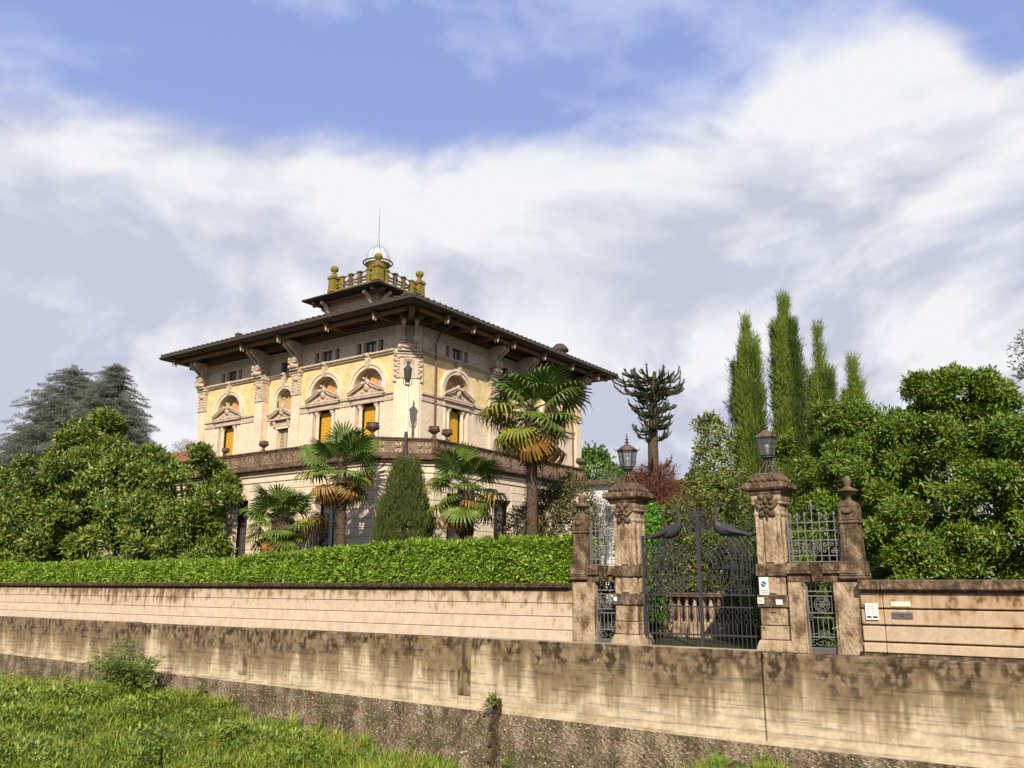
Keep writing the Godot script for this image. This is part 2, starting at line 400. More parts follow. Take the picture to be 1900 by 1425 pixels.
# ---------------------------------------------------------------- ground, river bank, walls
func rect_sheet(called: String, mat: Material, x0: float, x1: float, z0: float, z1: float, y: float) -> void:
	var b := B.new()
	b.quad(V(x0, y, z1), V(x1, y, z1), V(x1, y, z0), V(x0, y, z0))
	setting(make(b, called, mat))
func bank_y(x: float, z: float) -> float:      # height of the grassy bank below the embankment wall
	var t := clampf((z + 17.2) / 9.0, 0.0, 1.2)
	var right := clampf((x + 24.0) / 14.0, 0.0, 1.0)
	var hump := exp(-pow((x + 6.6) / 1.6, 2.0)) * (1.0 - 0.6 * t)
	return -3.62 - 0.35 * (1.0 - smoothstep(-36.0, -26.0, x)) - 1.15 * right - 1.25 * t - 0.5 * right * t + 1.4 * hump
func stain_wall_image(w: int, h: int, seed_: int, dark: Array, mid: Array, pale: Array, reach: float, m_per_px: float, spots: bool, soft := 0.30, extra := []) -> Image:
	# weathered plaster: black crust from the top edge running down in streaks, pale lichen spots, faint board marks
	var streak := FastNoiseLite.new()
	streak.seed = seed_; streak.frequency = 1.0; streak.fractal_octaves = 4
	var grain := FastNoiseLite.new()
	grain.seed = seed_ + 1; grain.frequency = 1.0; grain.fractal_octaves = 5
	var cell := FastNoiseLite.new()
	cell.noise_type = FastNoiseLite.TYPE_CELLULAR; cell.seed = seed_ + 2; cell.frequency = 1.0; cell.cellular_jitter = 1.0
	cell.cellular_return_type = FastNoiseLite.RETURN_DISTANCE
	var data := PackedByteArray()
	data.resize(w * h * 3)
	var k := 0
	var dv := Vector3(dark[0], dark[1], dark[2])
	var mv := Vector3(mid[0], mid[1], mid[2])
	var pv := Vector3(pale[0], pale[1], pale[2])
	var cols := PackedFloat32Array()
	for x in w:
		var xm := x * m_per_px
		cols.append(reach * (0.75 + 1.0 * streak.get_noise_2d(xm * 0.6, 3.0) + 0.9 * streak.get_noise_2d(xm * 2.6, 30.0)) if not spots else clampf(reach * (1.0 + 0.75 * streak.get_noise_2d(xm * 0.35, 3.0) + 0.75 * streak.get_noise_2d(xm * 1.3, 30.0)), 0.22, 0.95))
		for q in extra:
			if xm > q[0] and xm < q[1]: cols[x] += q[2] * (0.6 + 1.2 * streak.get_noise_2d(xm * 3.0, 60.0))
	for y in h:
		var ym := y * m_per_px
		for x in w:
			var xm := x * m_per_px
			var g := grain.get_noise_2d(xm * 2.2, ym * 1.6)
			var f := grain.get_noise_2d(xm * 9.0, ym * 7.0)
			var drip := grain.get_noise_2d(xm * 7.0, ym * 0.7)
			var t := (cols[x] - ym) / (soft + 0.12 * g) + 2.6 * g + 0.9 * drip + 0.8 * f
			t = clampf(t * 0.32 + 0.42, 0.0, 1.0)
			var wash := clampf(t * 2.0 + f * 0.25, 0.0, 1.0)
			var crust := clampf(t * 2.2 - 1.05 + f * 0.5, 0.0, 1.0)
			if spots:             # a broad brown wash under a thick blotched crust
				var q := ym / 1.4
				var dd := cols[x]
				wash = smoothstep(dd + 0.24, dd - 0.30, q + 0.20 * drip + 0.16 * g) * (0.88 + 0.30 * g)
				var blotch := grain.get_noise_2d(xm * 4.2 + 11.0, ym * 3.0 + 5.0)
				crust = smoothstep(dd * 0.95, dd * 0.15, q + 0.28 * g + 0.10 * drip) * clampf(0.72 + 1.5 * blotch + 0.9 * f + 0.5 * drip, 0.05, 1.0)
				t = crust
			var c := pv.lerp(mv, wash).lerp(dv, crust)
			c *= 1.0 + 0.24 * f + 0.20 * g
			if spots:
				var sp := cell.get_noise_2d(xm * 1.5, ym * 1.5 + 0.25 * g) + 1.0
				if sp < 0.26 + 0.28 * g and t > 0.3:
					c = c.lerp(pv * 0.62, clampf((0.26 + 0.28 * g - sp) * 7.0, 0.0, 0.7))
				var bm := grain.get_noise_2d(xm * 0.35 + 40.0, ym * 9.0)
				if bm > 0.10: c *= 1.0 - 0.9 * clampf(bm - 0.10, 0.0, 0.45)
				var patch := grain.get_noise_2d(xm * 0.9 + 90.0, ym * 1.3 + 20.0)
				c = c.lerp(mv * 1.25, clampf((patch - 0.02) * 2.2, 0.0, 0.65) * clampf(0.8 + 1.4 * f, 0.0, 1.0))
				var seam := absf(fposmod(ym + 0.02 * g, 0.235) - 0.1175)      # marks of the shuttering boards
				if seam < 0.012: c *= 0.80 + 0.4 * g
			var s := Color(clampf(c.x, 0.0, 1.0), clampf(c.y, 0.0, 1.0), clampf(c.z, 0.0, 1.0)).linear_to_srgb()
			data[k] = int(s.r * 255.0); data[k + 1] = int(s.g * 255.0); data[k + 2] = int(s.b * 255.0)
			k += 3
	return Image.create_from_data(w, h, false, Image.FORMAT_RGB8, data)
func footing_image(w: int, h: int, mpp: float) -> Image:      # coarse brown cast gravel, limy runs below the ledge, earth and moss patches
	var a := FastNoiseLite.new()
	a.seed = 301; a.frequency = 1.0; a.fractal_octaves = 5
	var cell := FastNoiseLite.new()
	cell.noise_type = FastNoiseLite.TYPE_CELLULAR; cell.seed = 302; cell.frequency = 1.0
	var data := PackedByteArray()
	data.resize(w * h * 3)
	var k := 0
	for y in h:
		var ym := y * mpp
		for x in w:
			var xm := x * mpp
			var g := a.get_noise_2d(xm * 1.1, ym * 1.5)
			var f := a.get_noise_2d(xm * 11.0, ym * 11.0)
			var run := a.get_noise_2d(xm * 1.5 + 0.3 * g, ym * 0.55)
			var c := Vector3(0.15, 0.112, 0.076).lerp(Vector3(0.26, 0.20, 0.14), clampf(0.5 + 1.3 * g + 0.5 * f, 0.0, 1.0))
			c = c.lerp(Vector3(0.36, 0.30, 0.22), clampf((run + 0.35 * f - 0.08) * 2.2 - ym * 0.4, 0.0, 0.6))
			c = c.lerp(Vector3(0.055, 0.045, 0.028), clampf((-run + 0.35 * f - 0.10) * 2.2, 0.0, 0.65))
			c = c.lerp(Vector3(0.07, 0.085, 0.025), clampf((a.get_noise_2d(xm * 0.7 + 30.0, ym * 1.0) - 0.12) * 3.0, 0.0, 0.5))
			var st := cell.get_noise_2d(xm * 9.0, ym * 9.0) + 1.0
			if st < 0.30: c = c.lerp(Vector3(0.42, 0.37, 0.29), 0.5)
			c *= 1.0 + 0.45 * f
			if absf(fposmod(ym + 0.05 * g, 0.62) - 0.31) < 0.012: c *= 0.7
			var s := Color(clampf(c.x, 0.0, 1.0), clampf(c.y, 0.0, 1.0), clampf(c.z, 0.0, 1.0)).linear_to_srgb()
			data[k] = int(s.r * 255.0); data[k + 1] = int(s.g * 255.0); data[k + 2] = int(s.b * 255.0)
			k += 3
	return Image.create_from_data(w, h, false, Image.FORMAT_RGB8, data)
func image_mat(key: String, im: Image, bump: Texture2D = null) -> StandardMaterial3D:
	var m := plain(key, Color(1, 1, 1), 0.92)
	m.metallic_specular = 0.25
	m.albedo_texture = ImageTexture.create_from_image(im)
	return m
# uv of a wall piece: u along the wall, v down from the top, in metres over the texture's size
func wall_uv(b: B, across: float, drop: float, top: float, shift := 0.0) -> void:
	b.uv.resize(b.v.size())
	for i in b.v.size():
		b.uv[i] = Vector2((b.v[i].x + b.v[i].z * 0.7 + shift) / across, (top - b.v[i].y) / drop)
func build_ground() -> void:
	rect_sheet("ground", M.soil, -900, 700, -1500, -24.5, -1.9)
	rect_sheet("street", M.asphalt, -300, 120, -24.5, -17.85, -1.95)
	# the bank falls away from the wall to the water's edge
	var b := B.new()
	var nx := 70
	var nz := 24
	var f := FastNoiseLite.new()
	f.seed = 4; f.frequency = 0.5
	for i in nx:
		for j in nz:
			var p := []
			for q in [[0, 1], [1, 1], [1, 0], [0, 0]]:
				var x: float = -90.0 + (i + q[0]) * 1.6
				var z: float = -17.2 + (j + q[1]) * 0.75
				p.append(V(x, bank_y(x, z) + 0.12 * f.get_noise_2d(x, z), z))
			b.quad(p[0], p[1], p[2], p[3])
	setting(make(b, "river_bank", M.soil))
	b = B.new()
	b.quad(V(-300, -6.4, 60), V(200, -6.4, 60), V(200, -6.4, -15), V(-300, -6.4, -15))
	var water := plain("water", lin(0.05, 0.06, 0.04), 0.12)
	setting(make(b, "river_water", water))
	build_embankment()
	build_boundary()
func ledge_y(x: float) -> float: return -2.72 - 0.011 * (minf(x, -6.4) + 38.0)
func build_embankment() -> void:
	var wall_m := image_mat("embankment_stone", stain_wall_image(2048, 120, 70, [0.050, 0.036, 0.022], [0.19, 0.14, 0.084], [0.475, 0.405, 0.295], 0.86, 0.0155, true, 0.5))
	var e := thing("embankment_wall", V(-20, -4.6, -17.8), "long stained concrete embankment wall with black streaks below the street edge", "wall")
	# cast panels between the joints seen in the photograph
	var joints := [-98.0, -90.0, -82.0, -74.0, -66.0, -58.0, -50.4, -42.6, -34.8, -28.6, -22.3, -14.25, -6.4, 1.5, 9.5]
	for i in joints.size() - 1:
		var b := B.new()
		var z := -17.8 + (0.012 if i % 2 else 0.0)
		b.bbox(V(joints[i] + 0.012, ledge_y(joints[i + 1]) - 0.05, z - 0.34), V(joints[i + 1] - 0.012, -1.38 + 0.012 * ((i * 7) % 3), z), 0.025)
		wall_uv(b, 2048 * 0.0155, 120 * 0.0155, -1.36, 3.7 * (i % 2))
		make(b, "wall_panel", wall_m, e)
	# wider stained pilaster strips at two of the joints
	for x in [-22.6, -14.0]:
		var b := B.new()
		b.bbox(V(x - 0.2, -2.74, -17.83), V(x + 0.2, -1.40, -17.755), 0.02)
		wall_uv(b, 2048 * 0.0155, 120 * 0.0155 * 2.2, -1.36, 9.0)
		make(b, "joint_strip", wall_m, e)
	# pale ledge and the rough footing of cast gravel
	for i in joints.size() - 1:
		var b := B.new()
		var l0 := ledge_y(joints[i])
		var l1 := ledge_y(joints[i + 1])
		b.prism(pts2([joints[i] + 0.003, l0 - 0.07, joints[i + 1] - 0.003, l1 - 0.07, joints[i + 1] - 0.003, l1, joints[i] + 0.003, l0]), -18.1, -17.745 + 0.012 * (i % 2))
		wall_uv(b, 2048 * 0.0155, 120 * 0.0155, -1.36, 3.7 * (i % 2))
		make(b, "ledge", wall_m, e)
	var b := B.new()
	var f := FastNoiseLite.new()
	f.seed = 77; f.frequency = 2.0
	var n := 420
	for i in n:
		for j in 9:
			var p := []
			for q in [[0, 1], [1, 1], [1, 0], [0, 0]]:
				var x: float = -98.0 + 107.5 * (i + q[0]) / n
				var y: float = ledge_y(x) - 0.06 - 0.28 * (j + q[1])
				p.append(V(x, y, -17.73 + 0.16 * (j + q[1]) / 9.0 + 0.07 * f.get_noise_2d(x * 0.8, y * 1.6)))
			b.quad(p[0], p[1], p[2], p[3])
	b.uv.resize(b.v.size())
	for i in b.v.size(): b.uv[i] = Vector2(b.v[i].x / (1024 * 0.016), (ledge_y(b.v[i].x) - b.v[i].y) / (160 * 0.016))
	var foot_m := image_mat("footing_concrete", footing_image(1024, 160, 0.016))
	foot_m.normal_enabled = true
	foot_m.normal_texture = bump_tex(0.10, 31, 14.0, 1024)
	make(b, "rough_footing", foot_m, e)
	# pale stones bedded in the footing
	b = B.new()
	for i in 7000:
		var x := rng.randf_range(-45.0, 2.0)
		var y := rng.randf_range(-5.3, -2.8)
		var r := rng.randf_range(0.006, 0.022) * (1.0 if i % 9 else 1.5)
		if y > ledge_y(x) - 0.12: continue
		b.ball(V(x, y, -17.725 + 0.16 * (ledge_y(x) - 0.06 - y) / 2.52 + 0.07 * f.get_noise_2d(x * 0.8, y * 1.6)), V(r * 1.3, r, r * 0.7), 5, 3)
	setting(make(b, "bedded_stones", M.pebble, e), "stuff")
	# drain outlet with the wet track below it
	var d := thing("drain_outlet", V(-12.9, -2.9, -17.6), "small broken drain outlet with weeds in the embankment ledge", "drain")
	b = B.new()
	b.bbox(V(-13.02, -3.06, -17.74), V(-12.80, -2.72, -17.62), 0.02)
	make(b, "spout_block", M.coping, d)
	b = B.new()
	for i in 6:
		var y0 := -3.06 - 0.36 * i
		b.quad(V(-13.06 - 0.012 * i - 0.05, y0 - 0.36, -17.62 + 0.02 * (i + 1)), V(-12.78 - 0.05, y0 - 0.36, -17.62 + 0.02 * (i + 1)), V(-12.82, y0, -17.62 + 0.02 * i), V(-13.0, y0, -17.62 + 0.02 * i))
	make(b, "wet_track", M.coping, d)
func build_boundary() -> void:
	var plaster := image_mat("boundary_plaster", stain_wall_image(2048, 96, 90, [0.13, 0.09, 0.055], [0.32, 0.235, 0.15], [0.52, 0.43, 0.34], 0.12, 0.0205, false, 0.3, [[21.0, 33.0, 0.55], [9.0, 12.0, 0.25]]))
	var joints := [-93.0, -87.75, -82.5, -77.25, -72.0, -66.8, -61.6, -56.35, -51.1, -45.8, -40.45, -35.2, -29.9, -24.7, -19.45, -14.62]
	var w := thing("boundary_wall", V(-50, -1.95, -24.2), "pale pink plastered garden wall with dark coping left of the iron gate", "wall")
	var rows := [[-0.66, -0.24], [-1.07, -0.66], [-1.48, -1.07], [-1.98, -1.48]]
	for i in joints.size() - 1:
		for r in rows.size():
			var b := B.new()
			var out := 0.04 if r == 3 else 0.0
			b.bbox(V(joints[i] + 0.006, rows[r][0] + 0.008, -24.35), V(joints[i + 1] - 0.006, rows[r][1] - 0.008, -24.0 + out), 0.014)
			wall_uv(b, 2048 * 0.0205, 96 * 0.0205, -0.2, 0.0)
			make(b, "plaster_band", plaster, w)
		var core := B.new()
		core.box(V(joints[i], -1.95, -24.3), V(joints[i + 1], -0.24, -24.04))
		make(core, "wall_core", M.coping, w)
		core = B.new()
		core.bbox(V(joints[i] + 0.004, -0.24, -24.42), V(joints[i + 1] - 0.004, -0.19, -23.94), 0.012)
		core.bbox(V(joints[i] + 0.004, -0.19, -24.46), V(joints[i + 1] - 0.004, -0.02, -23.84), 0.03)
		make(core, "coping_stone", M.coping, w)
	# right of the gate
	var plaster2 := image_mat("boundary_plaster_worn", stain_wall_image(1024, 96, 190, [0.12, 0.075, 0.04], [0.36, 0.245, 0.14], [0.455, 0.36, 0.265], 0.30, 0.0205, false, 0.45))
	var jr := [-5.9, -5.35, 0.0, 5.2, 10.4, 15.6]
	w = thing("boundary_wall", V(0, -1.95, -24.2), "weathered brown plastered garden wall with letter slot right of the iron gate", "wall")
	for i in jr.size() - 1:
		for r in rows.size():
			var b := B.new()
			b.bbox(V(jr[i] + 0.006, rows[r][0] + 0.02, -24.35), V(jr[i + 1] - 0.006, rows[r][1] - 0.02, -23.97 + (0.03 if r == 3 else 0.0)), 0.02)
			wall_uv(b, 1024 * 0.0205, 96 * 0.0205, -0.2, 0.0)
			make(b, "plaster_band", plaster2, w)
		var core := B.new()
		core.box(V(jr[i], -1.95, -24.3), V(jr[i + 1], -0.24, -24.03))
		make(core, "wall_core", M.coping, w)
		core = B.new()
		core.bbox(V(jr[i] + 0.004, -0.26, -24.42), V(jr[i + 1] - 0.004, -0.2, -23.92), 0.012)
		core.bbox(V(jr[i] + 0.004, -0.2, -24.46), V(jr[i + 1] - 0.004, 0.06, -23.78), 0.035)
		make(core, "coping_stone", M.pillar_dark, w)
		core = B.new()
		core.bbox(V(jr[i] + 0.004, -1.95, -24.3), V(jr[i + 1] - 0.004, -1.72, -23.86), 0.03)
		core.bbox(V(jr[i] + 0.004, -1.72, -24.3), V(jr[i + 1] - 0.004, -1.9, -23.91), 0.03)
		make(core, "plinth", M.pillar_dark, w)

# ---------------------------------------------------------------- gateway
func square(b: B, o: Vector3, prof: Array) -> void:      # square in plan: [half width, height] from the bottom up
	var keep := b.xf
	b.xf = b.xf * Transform3D(Basis(Vector3.UP, PI / 4), o)
	var p := []
	for q in prof: p.append([q[0] * sqrt(2.0), q[1]])
	b.lathe(Vector3.ZERO, p, 4, true)
	b.xf = keep
func arc(c: Vector3, r: float, a0: float, a1: float, n := 12, ry := -1.0) -> Array:
	var p := []
	for i in n + 1:
		var a := deg_to_rad(lerpf(a0, a1, float(i) / n))
		p.append(c + V(cos(a) * r, sin(a) * (r if ry < 0 else ry), 0))
	return p
func scroll(c: Vector3, r: float, turn: float, dir: float) -> Array:
	var p := []
	for i in 15:
		var a := turn + dir * i * 0.45
		p.append(c + V(cos(a), sin(a), 0) * r * (1.0 - i / 17.0))
	return p
func gate_pillar(xc: float, label: String) -> void:
	var zc := -24.32
	var o := V(xc, 0, zc)
	var t := thing("gate_pillar", V(xc, -1.95, zc), label, "pillar", "gate pillars")
	var b := B.new()
	square(b, o, [[0.50, -1.95], [0.49, -1.78], [0.44, -1.60], [0.40, -1.53], [0.02, -1.53]])
	make(b, "base", M.pillar, t)
	for q in [[0.385, -1.52, -1.16], [0.365, -1.145, -0.68], [0.42, -0.67, -0.34], [0.42, 0.16, 0.49]]:
		b = B.new()
		b.bbox(o + V(-q[0], q[1], -q[0]), o + V(q[0], q[2], q[0]), 0.02)
		make(b, "stone_band" if q[0] > 0.4 else "stone_block", M.pillar_dark if q[0] > 0.4 and q[1] > -0.8 else M.pillar, t)
	for q in [[-0.34, 0.16], [0.49, 1.80]]:
		b = B.new()
		b.box(o + V(-0.33, q[0], -0.33), o + V(0.33, q[1], 0.33))
		var sh := make(b, "shaft", M.pillar, t)
		for turn in [0, 1, 2, 3]:
			var panel := B.new()
			panel.xf = Transform3D(Basis(Vector3.UP, turn * PI / 2), o)
			panel.bbox(V(-0.13, q[0] + 0.02, 0.28), V(0.13, q[1] - 0.02, 0.385), 0.03)
			make(panel, "panel", M.pillar, sh)
			for s in [-1, 1]:
				panel = B.new()
				panel.xf = Transform3D(Basis(Vector3.UP, turn * PI / 2), o)
				panel.bbox(V(s * 0.30 - 0.055, q[0], 0.28), V(s * 0.30 + 0.055, q[1], 0.362), 0.012)
				make(panel, "corner_strip", M.pillar, sh)
	b = B.new()
	square(b, o, [[0.36, 1.80], [0.38, 1.86], [0.35, 1.93], [0.35, 2.15], [0.40, 2.25], [0.41, 2.38], [0.02, 2.38]])
	make(b, "neck", M.pillar, t)
	for turn in [0, 1, 3]:
		# carved grotesque bracket: brow rolls, cheeks, chin drop
		b = B.new()
		b.xf = Transform3D(Basis(Vector3.UP, turn * PI / 2), o)
		if turn == 0:
			for s in [-1, 1]:
				b.ball(V(s * 0.12, 2.33, 0.40), V(0.12, 0.09, 0.12))
				b.ball(V(s * 0.17, 2.17, 0.40), V(0.10, 0.07, 0.10))
				b.ball(V(s * 0.13, 1.86, 0.37), V(0.11, 0.10, 0.09))
				b.tube([V(s * 0.02, 2.08, 0.46), V(s * 0.14, 2.02, 0.45), V(s * 0.27, 2.13, 0.40), V(s * 0.30, 2.28, 0.38)], [0.05, 0.055, 0.05, 0.03], 7)
			b.ball(V(0, 2.20, 0.45), V(0.06, 0.12, 0.09))
			b.ball(V(0, 1.95, 0.40), V(0.10, 0.08, 0.10))
			b.tube([V(0, 1.86, 0.40), V(0, 1.72, 0.39), V(0, 1.64, 0.37)], [0.06, 0.04, 0.015], 7)
			make(b, "carved_mask", M.pillar_dark, t)
		else:
			b.bbox(V(-0.39, 2.12, 0.3), V(0.39, 2.20, 0.42), 0.02)
			make(b, "moulding", M.pillar, t)
	b = B.new()
	square(b, o, [[0.42, 2.38], [0.47, 2.44], [0.47, 2.48], [0.56, 2.53], [0.60, 2.58], [0.60, 2.69], [0.52, 2.73], [0.02, 2.735]])
	make(b, "cap_slab", M.pillar_dark, t)
	b = B.new()
	square(b, o, [[0.47, 2.73], [0.46, 2.84], [0.36, 2.95], [0.27, 3.02], [0.02, 3.04]])
	var roof := make(b, "cap_roof", M.aged, t)
	for row in 3:
		for side in 4:
			for k in 5 - row:
				b = B.new()
				b.xf = Transform3D(Basis(Vector3.UP, side * PI / 2), o)
				var wd := 0.9 - 0.2 * row
				var xs := -wd / 2 + wd * (k + 0.5) / (5 - row)
				b.ball(V(xs, 2.80 + row * 0.075, 0.465 - row * 0.06), V(wd / (5 - row) * 0.5, 0.06, 0.04), 7, 4)
				make(b, "scale", M.aged, roof)
func pillar_lantern(xc: float, sides: int, label: String) -> void:
	var o := V(xc, 3.03, -24.32)
	var t := thing("pillar_lantern", o, label, "lantern", "lanterns on the gate pillars")
	for k in 8:
		var b := B.new()
		var a := TAU * k / 8.0
		var d := V(cos(a), 0, sin(a))
		b.tube([o + d * 0.36 + V(0, -0.12, 0), o + d * 0.30, o + d * 0.17 + V(0, 0.20, 0), o + d * 0.07 + V(0, 0.36, 0)], [0.022, 0.02, 0.018, 0.016], 5)
		make(b, "foot_rib", M.aged, t)
	var b := B.new()
	b.lathe(o, [[0.02, 0.30], [0.09, 0.33], [0.07, 0.38], [0.17, 0.44], [0.19, 0.47], [0.12, 0.50], [0.02, 0.50]], 12)
	make(b, "collar", M.iron, t)
	# glazed body, wider at the top
	var y0 := 0.52
	var y1 := 1.02
	var r0 := 0.21
	var r1 := 0.30
	var fr := B.new()
	for k in sides:
		var a := TAU * (k + 0.5) / sides
		var a2 := TAU * (k + 1.5) / sides
		var p := o + V(cos(a) * r0, y0, sin(a) * r0)
		var q := o + V(cos(a) * r1, y1, sin(a) * r1)
		var p2 := o + V(cos(a2) * r0, y0, sin(a2) * r0)
		var q2 := o + V(cos(a2) * r1, y1, sin(a2) * r1)
		fr.tube([p, q], 0.018, 5); fr.tube([p, p2], 0.02, 5); fr.tube([q, q2], 0.022, 5)
		for g in [0.33, 0.66]:
			fr.tube([p.lerp(p2, g), q.lerp(q2, g)], 0.006, 4)
			fr.tube([p.lerp(q, g), p2.lerp(q2, g)], 0.006, 4)
		var pane := B.new()
		pane.quad(p * 0.985 + o * 0.015, p2 * 0.985 + o * 0.015, q2 * 0.985 + o * 0.015, q * 0.985 + o * 0.015)
		make(pane, "pane", M.lantern_glass, t)
		var cr := B.new()
		cr.tube([q, q + V(cos(a), 0.5, sin(a)) * 0.10, q + V(cos(a) * 1.2, 1.6, sin(a) * 1.2) * 0.08], [0.016, 0.012, 0.004], 5)
		make(cr, "corner_spike", M.iron, t)
	make(fr, "frame", M.iron, t)
	b = B.new()
	b.xf = Transform3D(Basis(Vector3.UP, -PI / sides), o)
	b.lathe(Vector3.ZERO, [[0.34, y1 + 0.01], [0.34, y1 + 0.05], [0.25, y1 + 0.10], [0.10, y1 + 0.20], [0.05, y1 + 0.24], [0.01, y1 + 0.25]], sides, true)
	make(b, "lantern_roof", M.aged, t)
	b = B.new()
	b.lathe(o, [[0.03, y1 + 0.2], [0.03, y1 + 0.27], [0.09, y1 + 0.29], [0.03, y1 + 0.32], [0.03, y1 + 0.36], [0.07, y1 + 0.38], [0.02, y1 + 0.41], [0.018, y1 + 0.52], [0.002, y1 + 0.58]], 10)
	make(b, "finial", M.iron, t)
	b = B.new()
	b.lathe(o, [[0.02, y0], [0.03, y0 + 0.03], [0.03, y0 + 0.15], [0.055, y0 + 0.22], [0.05, y0 + 0.3], [0.01, y0 + 0.33]], 8)
	make(b, "lamp_bulb", M.white_paint, t)
func small_pier(xc: float, label: String) -> void:
	var o := V(xc, 0, -24.3)
	var t := thing("gate_pier", V(xc, 0.06, -24.3), label, "pier", "small piers beside the side doors")
	var b := B.new()
	b.bbox(o + V(-0.35, 0.065, -0.35), o + V(0.35, 0.16, 0.35), 0.03)
	b.bbox(o + V(-0.318, 0.16, -0.318), o + V(0.318, 0.53, 0.318), 0.02)
	make(b, "base", M.pillar_dark, t)
	b = B.new()
	square(b, o, [[0.26, 0.53], [0.225, 1.52], [0.02, 1.52]])
	make(b, "shaft", M.pillar_dark, t)
	for turn in 4:
		b = B.new()
		b.xf = Transform3D(Basis(Vector3.UP, turn * PI / 2), o)
		b.bbox(V(-0.10, 0.6, 0.19), V(0.10, 1.42, 0.262), 0.02)
		make(b, "panel", M.pillar_dark, t)
	b = B.new()
	b.bbox(o + V(-0.27, 1.52, -0.27), o + V(0.27, 1.60, 0.27), 0.02)
	b.bbox(o + V(-0.25, 1.60, -0.25), o + V(0.25, 1.98, 0.25), 0.03)
	square(b, o, [[0.25, 1.98], [0.20, 2.08], [0.10, 2.14], [0.02, 2.15]])
	make(b, "head", M.pillar_dark, t)
	b = B.new()
	b.xf = Transform3D(Basis.IDENTITY, o)
	b.tube([V(-0.14, 1.86, 0.26), V(-0.08, 1.80, 0.28), V(0.08, 1.80, 0.28), V(0.14, 1.86, 0.26)], 0.03, 6)
	make(b, "carved_swag", M.coping, t)
	b = B.new()
	b.lathe(o, [[0.08, 2.12], [0.06, 2.22], [0.10, 2.30], [0.26, 2.37], [0.28, 2.42], [0.16, 2.46], [0.07, 2.52], [0.10, 2.58], [0.115, 2.68], [0.07, 2.77], [0.01, 2.80]], 12)
	make(b, "urn_finial", M.pillar_dark, t)
func doorway(x0: float, x1: float, d0: float, d1: float, label: String) -> void:       # stone surround of a side door
	var t := thing("side_doorway", V((x0 + x1) / 2, -1.95, -24.3), label, "doorway", "stone side doorways")
	for q in [[x0, d0], [d1, x1]]:
		if q[1] - q[0] < 0.05: continue
		var b := B.new()
		b.bbox(V(q[0], -1.95, -24.5), V(q[1], 0.0, -24.06), 0.015)
		make(b, "jamb", M.pillar, t)
	var b := B.new()
	b.bbox(V(x0, 0.0, -24.5), V(x1, 0.22, -24.05), 0.015)
	make(b, "lintel", M.pillar_dark, t)
	b = B.new()
	b.bbox(V(x0 - 0.01, 0.22, -24.5), V(x1 + 0.01, 0.29, -23.96), 0.015)
	b.bbox(V(x0 - 0.01, 0.29, -24.5), V(x1 + 0.01, 0.50, -24.0), 0.02)
	make(b, "cornice", M.pillar_dark, t)
	b = B.new()
	var m := (d0 + d1) / 2
	b.prism(pts2([m - 0.12, 0.02, m + 0.12, 0.02, m + 0.17, 0.5, m - 0.17, 0.5]), -24.3, -23.93)
	make(b, "keystone", M.coping, t)
	b = B.new()
	for q in [[d0, d0 + 0.04], [d1 - 0.04, d1]]: b.box(V(q[0], -1.95, -24.16), V(q[1], 0.0, -24.03))
	make(b, "door_frame", M.pillar, t)
func iron_door(x0: float, x1: float, label: String) -> void:
	var z := -24.2
	var t := thing("iron_door", V((x0 + x1) / 2, -1.93, z), label, "door", "wrought iron side doors")
	var b := B.new()
	var w := x1 - x0
	var xm := (x0 + x1) / 2
	for x in [x0 + 0.025, x1 - 0.025]: b.bar(V(x, -1.93, z), V(x, -0.02, z), 0.05, 0.05)
	for y in [-1.70, -1.42, -0.92, -0.80, -0.36, -0.24, -0.03]: b.bar(V(x0, y, z), V(x1, y, z), 0.03, 0.035)
	make(b, "frame", M.iron_pale, t)
	b = B.new()
	b.box(V(x0 + 0.03, -1.93, z - 0.015), V(x1 - 0.03, -1.70, z + 0.02))
	make(b, "kick_plate", M.metal_plate, t)
	for k in 5:
		var x := x0 + w * (k + 1) / 6.0
		for q in [[-1.42, -0.92], [-0.24, -0.03], [-0.80, -0.36]]:
			if q[0] == -0.80 and k > 0 and k < 4: continue
			b = B.new()
			b.bar(V(x, q[0], z), V(x, q[1], z), 0.018, 0.018)
			make(b, "bar", M.iron_pale, t)
	b = B.new()
	for r in [0.20, 0.15, 0.07]: b.tube(arc(V(xm, -0.58, z), r, 0, 360, 20), 0.011, 4, false)
	for k in 6:
		var a := k * PI / 3
		b.tube([V(xm, -0.58, z), V(xm + cos(a) * 0.2, -0.58 + sin(a) * 0.2, z)], 0.009, 4)
	make(b, "rosette", M.iron_pale, t)
	for k in 3:
		b = B.new()
		b.tube([V(x0 + 0.04, -1.50 + k * 0.07, z), V(x0 + w * 0.3, -1.48 + k * 0.07, z), V(xm, -1.36 + k * 0.07, z), V(x1 - w * 0.3, -1.48 + k * 0.07, z), V(x1 - 0.04, -1.50 + k * 0.07, z)], 0.012, 4)
		make(b, "curved_rail", M.iron_pale, t)
	for k in 4:
		b = B.new()
		b.tube(scroll(V(x0 + w * (k + 0.5) / 4.0, -1.57, z), 0.09, PI * k, 1.0 if k % 2 else -1.0), 0.010, 4)
		make(b, "scroll", M.iron_pale, t)
	b = B.new()
	b.bbox(V(x0 + 0.04, -1.02, z - 0.03), V(x0 + 0.16, -0.82, z + 0.05), 0.02)
	make(b, "lock_case", M.iron, t)
